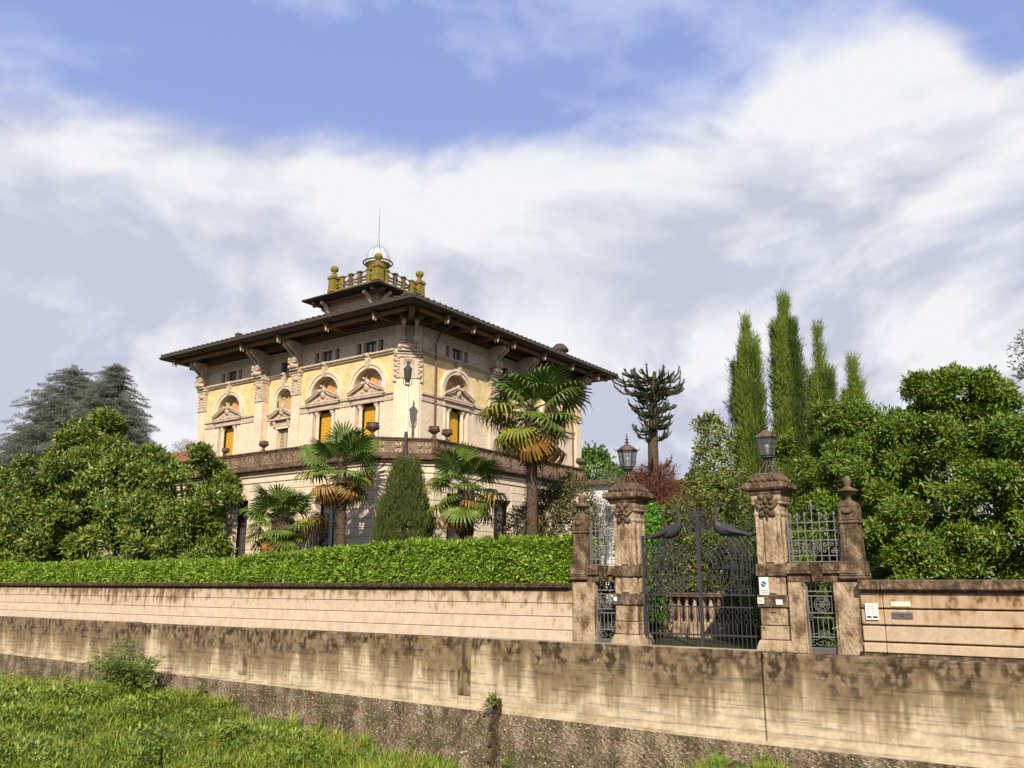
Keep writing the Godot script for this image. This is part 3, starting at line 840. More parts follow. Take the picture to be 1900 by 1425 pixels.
func side_grille(x0: float, x1: float, label: String) -> void:
	var z := -24.25
	var t := thing("iron_grille", V((x0 + x1) / 2, 0.50, z), label, "grille", "iron grilles above the side doors")
	var b := B.new()
	for y in [0.54, 0.70, 1.12, 1.37, 1.60]: b.bar(V(x0, y, z), V(x1, y, z), 0.026, 0.026)
	for x in [x0 + 0.015, x1 - 0.015]: b.bar(V(x, 0.50, z), V(x, 1.72, z), 0.03, 0.03)
	make(b, "frame", M.iron_pale, t)
	var n := 7
	for k in n:
		var x := x0 + (x1 - x0) * (k + 0.5) / n
		var mid := k == n / 2
		var top := 2.05 if mid else 1.78
		b = B.new()
		b.bar(V(x, 0.54, z), V(x, top, z), 0.022, 0.022)
		make(b, "bar", M.iron_pale, t)
		b = B.new()
		b.lathe(V(x, top, z), [[0.005, -0.02], [0.045, 0.02], [0.02, 0.07], [0.002, 0.20 if mid else 0.10]], 6)
		if k % 2 == 1 or mid:
			for s in [-1, 1]: b.tube([V(x, top - 0.12, z), V(x + s * 0.06, top - 0.08, z), V(x + s * 0.075, top, z), V(x + s * 0.03, top + 0.02, z)], 0.010, 4)
		make(b, "spike", M.iron_pale, t)
	for k in n + 1:
		for r in 2:
			b = B.new()
			var c := V(x0 + (x1 - x0) * (k + 0.0) / n, 0.82 + r * 0.19, z)
			if absf(c.x - (x0 + x1) / 2) < 0.13: continue
			c.x = clampf(c.x, x0 + 0.08, x1 - 0.08)
			b.tube(scroll(c, 0.085, PI / 2 + k, 1.0 if (k + r) % 2 else -1.0), 0.012, 4)
			b.ball(c, V(0.03, 0.03, 0.02), 6, 4)
			make(b, "scroll", M.iron_pale, t)
	b = B.new()
	for r in [0.17, 0.11, 0.05]: b.tube(arc(V((x0 + x1) / 2, 0.91, z), r, 0, 360, 18), 0.012, 4, false)
	make(b, "rosette", M.iron_pale, t)
func gate_leaf(s: float, label: String) -> void:         # s -1: the leaf hung on the left pillar, +1: the other
	var z := -24.36
	var xm := -10.44
	var t := thing("gate_leaf", V(xm + s * 0.9, -1.9, z), label, "gate", "leaves of the iron driveway gate")
	var xo := xm + s * 1.82
	var b := B.new()
	b.bar(V(xo, -1.92, z), V(xo, 1.40, z), 0.07, 0.07)
	make(b, "hinge_stile", M.iron, t)
	b = B.new()
	b.bar(V(xm + s * 0.028, -1.92, z), V(xm + s * 0.028, 1.55, z), 0.05, 0.07)
	make(b, "meeting_stile", M.iron, t)
	for q in [[-1.86, 0.06], [-1.48, 0.045], [-0.70, 0.045], [-0.36, 0.04]]:
		b = B.new()
		b.bar(V(xo, q[0], z), V(xm, q[0], z), q[1], 0.04)
		make(b, "rail", M.iron, t)
	var n := 13
	for k in n:
		var x := xm + s * (0.08 + 1.70 * (k + 0.5) / n)
		b = B.new()
		b.bar(V(x, -1.86, z), V(x, -1.22 if k % 2 else -0.70, z), 0.02, 0.02)
		if k % 2:
			for e in [-1, 1]: b.tube([V(x, -1.22, z), V(x + e * 0.065, -1.10, z), V(x, -0.96, z), V(x - e * 0.065, -0.84, z), V(x, -0.72, z)], 0.010, 4)
		make(b, "bar", M.iron, t)
		if k % 2 == 0:
			b = B.new()
			b.bar(V(x, -0.70, z), V(x, -0.24, z), 0.018, 0.018)
			b.lathe(V(x, -0.24, z), [[0.02, -0.02], [0.03, 0.02], [0.002, 0.10]], 5)
			make(b, "short_bar", M.iron, t)
	# feather arcs swept round the middle of the gate
	for k in 8:
		var r := 0.45 + 0.15 * k
		b = B.new()
		var pts := []
		for i in 19:
			var a := deg_to_rad(lerpf(-62.0 + k * 2.0, 74.0 - k * 5.0, i / 18.0))
			pts.append(V(xm + s * cos(a) * r * 0.96, 0.42 + sin(a) * r * 0.86, z + 0.01 * (k % 2)))
		for i in pts.size():
			pts[i].x = clampf(pts[i].x, xm - 1.8, xm + 1.8)
			pts[i].y = maxf(pts[i].y, -0.36)
		b.tube(pts, 0.013 if k % 2 else 0.02, 5)
		make(b, "feather_arc", M.iron, t)
		if k % 2 == 1:
			for e in 3:
				var a := deg_to_rad(-30.0 + e * 32.0)
				b = B.new()
				var c := V(xm + s * cos(a) * (r - 0.07), 0.42 + sin(a) * (r - 0.07) * 0.88, z)
				b.tube(arc(c, 0.06, 0, 360, 10), 0.009, 4, false)
				b.ball(c, V(0.025, 0.025, 0.012), 6, 4)
				make(b, "feather_eye", M.iron, t)
	for k in 9:                                       # fine upright wires of the upper field
		var x := xm + s * (0.95 + 0.095 * k)
		b = B.new()
		b.bar(V(x, -0.36, z - 0.015), V(x, 1.22 - 0.02 * absi(k - 4), z - 0.015), 0.016, 0.016)
		make(b, "wire", M.iron, t)
		b = B.new()
		b.tube(scroll(V(x, 0.1 + 0.28 * (k % 4), z), 0.07, k, 1.0 if k % 2 else -1.0), 0.009, 4)
		make(b, "small_scroll", M.iron, t)
	for r in 5:                                       # scrollwork that fills the field between the arcs
		for k in 8:
			var c := V(xm + s * (0.17 + 0.215 * k), -0.14 + 0.27 * r, z + 0.02)
			b = B.new()
			b.tube(scroll(c, 0.105, r * 1.3 + k, 1.0 if (k + r) % 2 else -1.0), 0.011, 4)
			b.ball(c + V(0.03, 0.03, 0), V(0.03, 0.02, 0.012), 5, 3)
			make(b, "scroll", M.iron, t)
	# peacock: long tail to the pillar, body, slender neck turned up
	b = B.new()
	var sp := [[1.80, 1.33, 0.03], [1.55, 1.32, 0.055], [1.25, 1.40, 0.09], [1.0, 1.46, 0.17], [0.78, 1.51, 0.20], [0.64, 1.60, 0.16], [0.59, 1.72, 0.10], [0.57, 1.86, 0.06], [0.59, 2.02, 0.042], [0.625, 2.16, 0.036], [0.615, 2.25, 0.045], [0.645, 2.29, 0.04], [0.69, 2.27, 0.018], [0.745, 2.24, 0.004]]
	var pp := []
	var rr := []
	for q in sp:
		pp.append(V(xm + s * q[0], q[1], z)); rr.append(q[2])
	b.tube(pp, rr, 8)
	for k in 3: b.tube([V(xm + s * 0.63, 2.30, z), V(xm + s * (0.60 + 0.04 * k), 2.41, z)], 0.006, 4)
	for e in [0.80, 0.92]: b.tube([V(xm + s * e, 1.42, z), V(xm + s * (e + 0.02), 1.24, z), V(xm + s * (e - 0.03), 1.10, z)], [0.03, 0.02, 0.014], 5)
	b.tube([V(xm + s * 0.75, 1.58, z + 0.14), V(xm + s * 1.1, 1.44, z + 0.13), V(xm + s * 1.5, 1.34, z + 0.05)], [0.05, 0.08, 0.02], 6)
	make(b, "peacock", M.iron, t)
	for k in 3:
		b = B.new()
		b.tube([V(xm + s * (0.95 + 0.12 * k), 1.40, z), V(xm + s * (1.05 + 0.16 * k), 1.12, z), V(xm + s * (1.14 + 0.2 * k), 0.75, z), V(xm + s * (1.10 + 0.22 * k), 0.35, z)], [0.03, 0.022, 0.016, 0.01], 5)
		make(b, "tail_plume", M.iron, t)
	b = B.new()
	b.tube(scroll(V(xm + s * 0.16, 1.50, z), 0.11, PI / 2, s), 0.014, 4)
	b.tube(scroll(V(xm + s * 0.12, 1.82, z), 0.10, -PI / 2, -s), 0.014, 4)
	b.tube(scroll(V(xm + s * 0.13, 2.02, z), 0.08, -PI / 2, s), 0.012, 4)
	b.bar(V(xm + s * 0.03, 1.5, z), V(xm + s * 0.03, 2.2, z), 0.03, 0.03)
	make(b, "finial_scroll", M.iron, t)
	for q in [[0.10, 1.66, 0.09], [0.26, 1.62, 0.10], [0.22, 1.86, 0.09], [0.36, 1.46, 0.09], [0.10, 1.98, 0.07], [0.24, 2.04, 0.06], [0.40, 1.70, 0.06]]:
		b = B.new()
		b.tube(arc(V(xm + s * q[0], q[1], z), q[2], 0, 360, 12), 0.012, 4, false)
		b.tube(scroll(V(xm + s * q[0], q[1], z), q[2] * 0.8, q[1] * 5.0, s), 0.010, 4)
		make(b, "crest_ring", M.iron, t)
	b = B.new()
	for q in [-1.4, 0.9]: b.tube([V(xo + s * 0.02, q - 0.06, z), V(xo + s * 0.02, q + 0.06, z)], 0.05, 8)
	make(b, "hinge", M.iron, t)
func board(b: B, x0: float, x1: float, y0: float, y1: float, z: float, d := 0.025) -> void:
	b.bbox(V(x0, y0, z - 0.03), V(x1, y1, z + d), 0.006)
func build_gate() -> void:
	gate_pillar(-12.68, "stained stone gate pillar nearer the villa, carved mask under its cap")
	gate_pillar(-8.18, "stained stone gate pillar carrying the white security sign with blue emblem")
	pillar_lantern(-12.68, 6, "six-sided iron lantern with spiked crown on the pillar nearer the villa")
	pillar_lantern(-8.18, 4, "four-sided iron lantern with pyramid roof on the pillar with security sign")
	small_pier(-14.36, "small dark stone pier with urn finial at the end of the clipped hedge")
	small_pier(-6.05, "small brown stone pier with bud finial beside the laurel trees")
	doorway(-14.66, -13.04, -13.86, -13.04, "stone doorway with keystone between the hedge and the gate pillar")
	doorway(-7.78, -5.88, -7.36, -6.52, "stone doorway with dark keystone right of the signed gate pillar")
	iron_door(-13.84, -13.06, "narrow wrought iron door nearer the hedge")
	iron_door(-7.34, -6.54, "narrow wrought iron door beside the signed gate pillar")
	side_grille(-14.06, -13.08, "spiked iron grille above the door nearer the hedge")
	side_grille(-7.74, -6.36, "spiked iron grille above the door beside the laurel trees")
	gate_leaf(-1, "dark iron gate leaf with peacock, hung on the lantern pillar nearer the villa")
	gate_leaf(1, "dark iron gate leaf with peacock, hung on the pillar with security sign")
	# notices and boxes
	var zf := -23.93
	var t := thing("security_sign", V(-8.38, -0.28, zf), "white security sign with round blue emblem on the gate pillar", "sign")
	var b := B.new()
	board(b, -8.52, -8.26, -0.34, 0.135, zf)
	make(b, "sign_board", M.white_paint, t)
	b = B.new()
	b.xf = Transform3D(Basis(Vector3.BACK, -0.7), V(-8.39, -0.05, zf + 0.03))
	b.prism(PackedVector2Array(arc2(0.075, 20, 180, 14)), -0.002, 0.003)
	b.prism(PackedVector2Array(arc2(0.075, 200, 360, 14)), -0.002, 0.003)
	make(b, "emblem", M.blue_print, t)
	for k in 2:
		b = B.new()
		b.box(V(-8.47 + 0.02 * k, -0.235 - 0.055 * k, zf + 0.026), V(-8.31 + 0.02 * k, -0.215 - 0.055 * k, zf + 0.029))
		make(b, "print_line", M.grey_print, t)
	var zb := -23.89
	t = thing("notice_plate", V(-8.5, -0.55, zb), "small white plate with grey print left on the pillar band", "plate")
	b = B.new(); board(b, -8.58, -8.40, -0.58, -0.41, zb); make(b, "plate", M.white_paint, t)
	for k in 3:
		b = B.new(); b.box(V(-8.56, -0.46 - 0.04 * k, zb + 0.026), V(-8.46 + 0.01 * k, -0.445 - 0.04 * k, zb + 0.029)); make(b, "print_line", M.grey_print, t)
	t = thing("notice_plate", V(-8.02, -0.6, zb), "small blank white plate right on the pillar band", "plate")
	b = B.new(); board(b, -8.07, -7.89, -0.60, -0.46, zb); make(b, "plate", M.white_paint, t)
	t = thing("intercom_plate", V(-8.2, -0.9, -23.95), "stone framed intercom plate set into the gate pillar", "intercom")
	b = B.new()
	board(b, -8.30, -8.06, -0.97, -0.72, -23.955); board(b, -8.25, -8.11, -1.05, -0.97, -23.955)
	make(b, "surround", M.pillar, t)
	b = B.new(); board(b, -8.245, -8.115, -0.83, -0.79, -23.93, 0.006); make(b, "slot", M.black_print, t)
	t = thing("notice_plate", V(-12.9, -0.5, zb), "tiny white plate on the pillar band nearer the villa", "plate")
	b = B.new(); board(b, -13.06, -12.95, -0.56, -0.44, zb); make(b, "plate", M.white_paint, t)
	var zw := -23.97
	t = thing("bell_panel", V(-5.62, -0.9, zw), "white door bell panel with black print on the garden wall", "bell panel")
	b = B.new(); board(b, -5.78, -5.47, -0.94, -0.53, zw, 0.05); make(b, "panel", M.white_paint, t)
	for k in 2:
		b = B.new(); b.box(V(-5.75 + 0.15 * k, -0.89, zw + 0.05), V(-5.64 + 0.15 * k, -0.845, zw + 0.054)); make(b, "print_block", M.black_print, t)
		for j in 4:
			b = B.new(); b.box(V(-5.74 + 0.13 * k, -0.78 + 0.055 * j, zw + 0.05), V(-5.68 + 0.13 * k, -0.765 + 0.055 * j, zw + 0.053)); make(b, "print_line", M.grey_print, t)
	t = thing("name_strip", V(-5.0, -0.5, zw), "long cream strip above the letter slot on the garden wall", "strip")
	b = B.new(); board(b, -5.15, -4.70, -0.60, -0.48, zw); make(b, "strip", M.cream_paint, t)
	t = thing("letter_slot", V(-4.95, -0.8, zw), "grey metal letter slot below the cream strip on the wall", "letter slot")
	b = B.new(); board(b, -5.16, -4.66, -0.90, -0.74, zw); make(b, "plate", M.metal_plate, t)
	b = B.new(); board(b, -5.10, -4.72, -0.80, -0.76, zw + 0.02, 0.02); make(b, "flap", M.metal_plate, t)
	b = B.new(); b.box(V(-4.95, -0.845, zw + 0.025), V(-4.87, -0.825, zw + 0.029)); make(b, "print_line", M.black_print, t)
func arc2(r: float, a0: float, a1: float, n: int) -> Array:
	var p := []
	for i in n + 1:
		var a := deg_to_rad(lerpf(a0, a1, float(i) / n))
		p.append(Vector2(cos(a) * r, sin(a) * r))
	return p

# ---------------------------------------------------------------- villa
var villa: Node3D
var FRONT := Transform3D(Basis(Vector3(1, 0, 0), Vector3(0, 1, 0), Vector3(0, 0, 1)), Vector3(0, 0, -33))
var RIGHT := Transform3D(Basis(Vector3(0, 0, -1), Vector3(0, 1, 0), Vector3(1, 0, 0)), Vector3(-29.93, 0, 0))
func framed(f: Transform3D) -> B:
	var b := B.new()
	b.xf = f
	return b
func notched(b: B, s0: float, s1: float, y0: float, y1: float, holes: Array, d0: float, d1: float) -> void:
	# a wall from s0 to s1 with openings that rise from its foot: [middle, half width, top, arched]
	var p := PackedVector2Array()
	p.append(Vector2(s0, y0))
	for h in holes:
		p.append(Vector2(h[0] - h[1], y0))
		if h[3]:
			var sp: float = h[2] - h[1]
			for i in 17:
				var a := PI - PI * i / 16.0
				p.append(Vector2(h[0] + cos(a) * h[1], sp + sin(a) * h[1]))
		else:
			p.append(Vector2(h[0] - h[1], h[2])); p.append(Vector2(h[0] + h[1], h[2]))
		p.append(Vector2(h[0] + h[1], y0))
	p.append(Vector2(s1, y0)); p.append(Vector2(s1, y1)); p.append(Vector2(s0, y1))
	b.prism(p, d0, d1)
func ring(b: B, s: float, r0: float, r1: float, sp: float, foot: float, d0: float, d1: float) -> void:
	var p := PackedVector2Array()
	p.append(Vector2(s + r1, foot))
	for i in 21:
		var a := PI * i / 20.0
		p.append(Vector2(s + cos(a) * r1, sp + sin(a) * r1))
	p.append(Vector2(s - r1, foot)); p.append(Vector2(s - r0, foot))
	for i in 21:
		var a := PI - PI * i / 20.0
		p.append(Vector2(s + cos(a) * r0, sp + sin(a) * r0))
	p.append(Vector2(s + r0, foot))
	b.prism(p, d0, d1)
func pediment(f: Transform3D, s: float, half: float, y: float, rise: float, out: float, win: Node) -> void:
	var b := framed(f)
	b.bbox(V(s - half, y, -0.05), V(s + half, y + 0.07, out), 0.015)
	b.bbox(V(s - half + 0.06, y + 0.07, -0.05), V(s + half - 0.06, y + 0.12, out - 0.05), 0.012)
	for e in [-1, 1]:
		var a := Vector2(s + e * half, y + 0.12)
		var c := Vector2(s + e * half * 0.16, y + 0.12 + rise)
		b.prism(PackedVector2Array([a, a + Vector2(0, 0.10), c + Vector2(0, 0.12), c]), -0.05, out + 0.02)
		b.prism(PackedVector2Array([a + Vector2(0, 0.10), a + Vector2(0, 0.15), c + Vector2(0, 0.18), c + Vector2(0, 0.12)]), -0.05, out + 0.07)
		b.tube([V(c.x, c.y + 0.1, 0.0), V(c.x, c.y + 0.1, out + 0.06)], 0.10, 8)
	b.prism(PackedVector2Array([Vector2(s - half * 0.9, y + 0.1), Vector2(s + half * 0.9, y + 0.1), Vector2(s, y + 0.1 + rise)]), -0.05, out * 0.45)
	for k in 5: b.ball(V(s + (k - 2) * half * 0.26, y + 0.19 + 0.05 * (2 - absi(k - 2)), out * 0.45), V(0.10, 0.06, 0.06), 7, 4)
	make(b, "pediment", M.carved, win)
	b = framed(f)
	b.lathe(V(s, y + 0.30, out * 0.5), [[0.10, 0.0], [0.17, 0.10], [0.19, 0.22], [0.13, 0.32], [0.06, 0.36], [0.06, 0.40]], 10)
	b.ball(V(s, y + 0.80, out * 0.55), V(0.11, 0.135, 0.12), 10, 7)
	b.ball(V(s, y + 0.79, out * 0.55 + 0.11), V(0.025, 0.04, 0.03), 6, 4)
	b.ball(V(s, y + 0.86, out * 0.55 - 0.02), V(0.125, 0.10, 0.12), 8, 5)
	make(b, "bust", M.carved, win)
func window_grand(f: Transform3D, s: float) -> void:
	var b := framed(f)
	for e in [-1, 1]:
		b.bbox(V(s + e * 1.01 - 0.09, 6.0, -0.4), V(s + e * 1.01 + 0.09, 9.45, 0.06), 0.015)
	b.bbox(V(s - 1.0, 5.92, -0.4), V(s + 1.0, 6.02, 0.05), 0.01)
	var win := make(b, "window", M.cream, villa)
	for q in [[-0.95, -0.72], [-0.52, 0.52], [0.72, 0.95]]:
		b = framed(f)
		b.bbox(V(s + q[0], 6.05, -0.36), V(s + q[1], 9.36, -0.30), 0.01)
		var n := 30
		for k in n:
			var y := 6.1 + 3.22 * k / n
			b.quad(V(s + q[0] + 0.02, y, -0.278), V(s + q[1] - 0.02, y, -0.278), V(s + q[1] - 0.02, y + 3.0 / n, -0.299), V(s + q[0] + 0.02, y + 3.0 / n, -0.299))
		make(b, "shutter", M.ochre, win)
	b = framed(f)
	b.box(V(s - 1.0, 9.36, -0.42), V(s + 1.0, 9.45, -0.28))
	b.box(V(s - 1.0, 6.0, -0.45), V(s + 1.0, 9.45, -0.38))
	make(b, "shutter_box", M.soffit, win)
	for e in [-1, 1]:
		b = framed(f)
		b.lathe(V(s + e * 0.62, 0, -0.10), [[0.15, 6.0], [0.15, 6.12], [0.12, 6.18], [0.115, 6.3], [0.10, 9.0], [0.11, 9.05], [0.09, 9.1], [0.13, 9.22], [0.16, 9.34], [0.17, 9.37]], 14)
		b.bbox(V(s + e * 0.62 - 0.16, 9.37, -0.27), V(s + e * 0.62 + 0.16, 9.45, 0.07), 0.01)
		for k in 4:
			var a := PI / 4 + k * PI / 2
			b.ball(V(s + e * 0.62 + cos(a) * 0.15, 9.30, -0.10 + sin(a) * 0.15), V(0.045, 0.05, 0.045), 6, 4)
		make(b, "column", M.cream, win)
	b = framed(f)
	b.bbox(V(s - 1.2, 9.45, -0.4), V(s + 1.2, 9.55, 0.14), 0.012)
	b.bbox(V(s - 1.17, 9.55, -0.4), V(s + 1.17, 9.74, 0.11), 0.012)
	b.bbox(V(s - 1.25, 9.74, -0.4), V(s + 1.25, 9.85, 0.24), 0.02)
	make(b, "entablature", M.carved, win)
	pediment(f, s, 1.36, 9.85, 0.50, 0.26, win)
	arch_niche(f, s, 1.12, 1.45, 10.30, win)
func arch_niche(f: Transform3D, s: float, r0: float, r1: float, sp: float, win: Node) -> void:
	var b := framed(f)
	ring(b, s, r0, lerpf(r0, r1, 0.55), sp, 9.9, -0.1, 0.10)
	ring(b, s, lerpf(r0, r1, 0.55) + 0.003, r1, sp, 9.9, -0.1, 0.16)
	make(b, "archivolt", M.cream, win)
	b = framed(f)
	b.box(V(s - r0 - 0.1, 9.9, -0.55), V(s + r0 + 0.1, sp + r0 + 0.1, -0.46))
	make(b, "niche_back", M.carved, win)
	b = framed(f)
	var w := r0 * 0.40
	var top := sp + r0 * 0.72
	b.prism(pts2([s - w, 10.1, s + w, 10.1, s + w, top - 0.12, s + w * 0.5, top, s - w * 0.5, top, s - w, top - 0.12]), -0.46, -0.40)
	make(b, "painted_panel", M.terracotta, win)
	b = framed(f)
	ring(b, s, w + 0.01, w + 0.13, top - 0.25, 10.0, -0.46, -0.30)
	make(b, "panel_frame", M.carved, win)
	for e in [-1, 1]:
		b = framed(f)
		# seated figure filling the spandrel of the niche
		b.tube([V(s + e * w * 1.75, 10.0, -0.32), V(s + e * w * 1.75, 10.35, -0.28), V(s + e * w * 1.6, 10.35 + r0 * 0.42, -0.30)], [0.15, 0.17, 0.10], 8)
		b.ball(V(s + e * w * 1.5, 10.42 + r0 * 0.52, -0.28), V(0.085, 0.11, 0.09), 8, 6)
		b.tube([V(s + e * w * 1.75, 10.2, -0.22), V(s + e * w * 1.1, 10.15, -0.18)], [0.09, 0.06], 7)
		make(b, "figure", M.carved, win)
	b = framed(f)
	var k0 := sp + r0
	b.prism(pts2([s - 0.10, k0 - 0.05, s + 0.10, k0 - 0.05, s + 0.17, 12.16, s - 0.17, 12.16]), 0.0, 0.25)
	b.ball(V(s, 12.12, 0.24), V(0.17, 0.14, 0.10), 9, 6)
	for e in [-1, 1]: b.ball(V(s + e * 0.2, 12.18, 0.2), V(0.12, 0.08, 0.08), 7, 5)
	make(b, "keystone", M.carved, win)
func window_narrow(f: Transform3D, s: float) -> void:
	var b := framed(f)
	for e in [-1, 1]: b.bbox(V(s + e * 0.62 - 0.11, 6.0, -0.4), V(s + e * 0.62 + 0.11, 8.85, 0.07), 0.015)
	b.bbox(V(s - 0.73, 8.85, -0.4), V(s + 0.73, 9.0, 0.08), 0.015)
	var win := make(b, "window", M.cream, villa)
	for e in [-1, 1]:
		b = framed(f)
		for q in [0.03, 0.46]: b.box(V(s + e * q - 0.03, 6.05, -0.24), V(s + e * q + 0.03, 8.82, -0.18))
		for q in [6.08, 7.4, 8.79]: b.box(V(s + e * 0.245 - 0.2, q - 0.04, -0.24), V(s + e * 0.245 + 0.2, q + 0.04, -0.181))
		var sh := make(b, "shutter", M.shutter, win)
		b = framed(f)
		for k in 30:
			var y := 6.16 + k * 0.088
			var x0: float = s + e * 0.245 - 0.19
			b.quad(V(x0, y, -0.19), V(x0 + 0.38, y, -0.19), V(x0 + 0.38, y + 0.07, -0.235), V(x0, y + 0.07, -0.235))
		if not sh: continue
		make(b, "louver", M.shutter, win)
	b = framed(f)
	b.box(V(s - 0.52, 6.0, -0.42), V(s + 0.52, 8.85, -0.36))
	make(b, "shutter_box", M.soffit, win)
	for e in [-1, 1]:
		b = framed(f)
		b.tube([V(s + e * 0.62, 8.95, 0.10), V(s + e * 0.62, 9.12, 0.16), V(s + e * 0.62, 9.30, 0.20)], [0.06, 0.09, 0.11], 8)
		make(b, "bracket", M.carved, win)
	b = framed(f)
	b.bbox(V(s - 0.85, 9.0, -0.4), V(s + 0.85, 9.3, 0.10), 0.015)
	make(b, "entablature", M.carved, win)
	pediment(f, s, 1.05, 9.35, 0.42, 0.30, win)
	arch_niche(f, s, 0.68, 0.98, 10.60, win)
func pilaster(f: Transform3D, s: float, half: float, out: float) -> void:
	var b := framed(f)
	b.bbox(V(s - half, 6.0, -0.3), V(s + half, 10.6, out), 0.015)
	var p := make(b, "pilaster", M.cream, villa)
	b = framed(f)
	b.bbox(V(s - half - 0.03, 10.6, -0.3), V(s + half + 0.03, 10.68, out + 0.05), 0.015)
	b.bbox(V(s - half, 10.68, -0.3), V(s + half, 11.75, out + 0.02), 0.01)
	b.bbox(V(s - half - 0.05, 11.75, -0.3), V(s + half + 0.05, 11.9, out + 0.10), 0.02)
	b.bbox(V(s - half - 0.11, 11.9, -0.3), V(s + half + 0.11, 12.05, out + 0.17), 0.03)
	make(b, "capital", M.carved, p)
	for e in [-1, 1]:
		b = framed(f)
		# hanging garlands down both edges of the capital
		for k in 6: b.ball(V(s + e * (half - 0.07), 11.72 - k * 0.16, out + 0.04), V(0.09 - 0.007 * k, 0.095, 0.07), 7, 5)
		b.bbox(V(s + e * (half - 0.08) - 0.08, 10.60, out), V(s + e * (half - 0.08) + 0.08, 10.78, out + 0.09), 0.02)
		make(b, "garland", M.carved, p)
	b = framed(f)
	b.ball(V(s, 11.55, out + 0.05), V(0.15, 0.20, 0.11), 9, 7)
	for e in [-1, 1]:
		b.ball(V(s + e * 0.06, 11.60, out + 0.14), V(0.04, 0.03, 0.03), 6, 4)
		b.tube([V(s + e * 0.10, 11.70, out + 0.05), V(s + e * 0.24, 11.62, out + 0.08), V(s + e * 0.22, 11.40, out + 0.05)], [0.05, 0.06, 0.03], 6)
	b.tube([V(s, 11.36, out + 0.05), V(s, 11.15, out + 0.05), V(s, 11.0, out + 0.03)], [0.08, 0.06, 0.02], 7)
	make(b, "mask", M.carved, p)
	# lion block and volute console carrying the eave
	b = framed(f)
	b.bbox(V(s - half, 12.05, -0.3), V(s + half, 12.2, out + 0.30), 0.02)
	b.ball(V(s, 12.32, out + 0.30), V(half * 0.75, 0.18, 0.2), 10, 7)
	for e in [-1, 1]:
		b.ball(V(s + e * half * 0.8, 12.28, out + 0.28), V(0.13, 0.13, 0.2), 8, 5)
		b.tube([V(s + e * 0.1, 12.5, out + 0.2), V(s + e * 0.15, 12.62, out + 0.32)], [0.07, 0.02], 6)
	make(b, "lion_block", M.console, p)
	for e in [-1, 1]:
		b = framed(f)
		var x0: float = s + e * half * 0.55
		var keep := b.xf
		b.xf = keep * Transform3D(Basis(Vector3(0, 0, 1), Vector3(0, 1, 0), Vector3(-1, 0, 0)), V(x0 + 0.11, 0, 0))
		var prof := PackedVector2Array([Vector2(-0.2, 12.45), Vector2(out + 0.12, 12.45)])
		for i in 9:
			var a := -PI / 2 + PI * i / 8.0
			prof.append(Vector2(out + 0.28 + cos(a) * 0.20, 12.72 + sin(a) * 0.22))
		prof.append_array(PackedVector2Array([Vector2(out + 0.34, 13.05), Vector2(out + 0.55, 13.2), Vector2(out + 0.80, 13.34), Vector2(out + 0.95, 13.5), Vector2(out + 0.95, 13.72), Vector2(-0.2, 13.72)]))
		b.prism(prof, 0.03, 0.19)
		b.xf = keep
		b.tube([V(x0 - 0.14, 12.72, out + 0.30), V(x0 + 0.14, 12.72, out + 0.30)], 0.15, 10)
		b.tube([V(x0 - 0.12, 13.52, out + 0.84), V(x0 + 0.12, 13.52, out + 0.84)], 0.11, 10)
		b.ball(V(x0, 12.5, out + 0.42), V(0.16, 0.06, 0.12), 8, 4)
		make(b, "console", M.console, p)
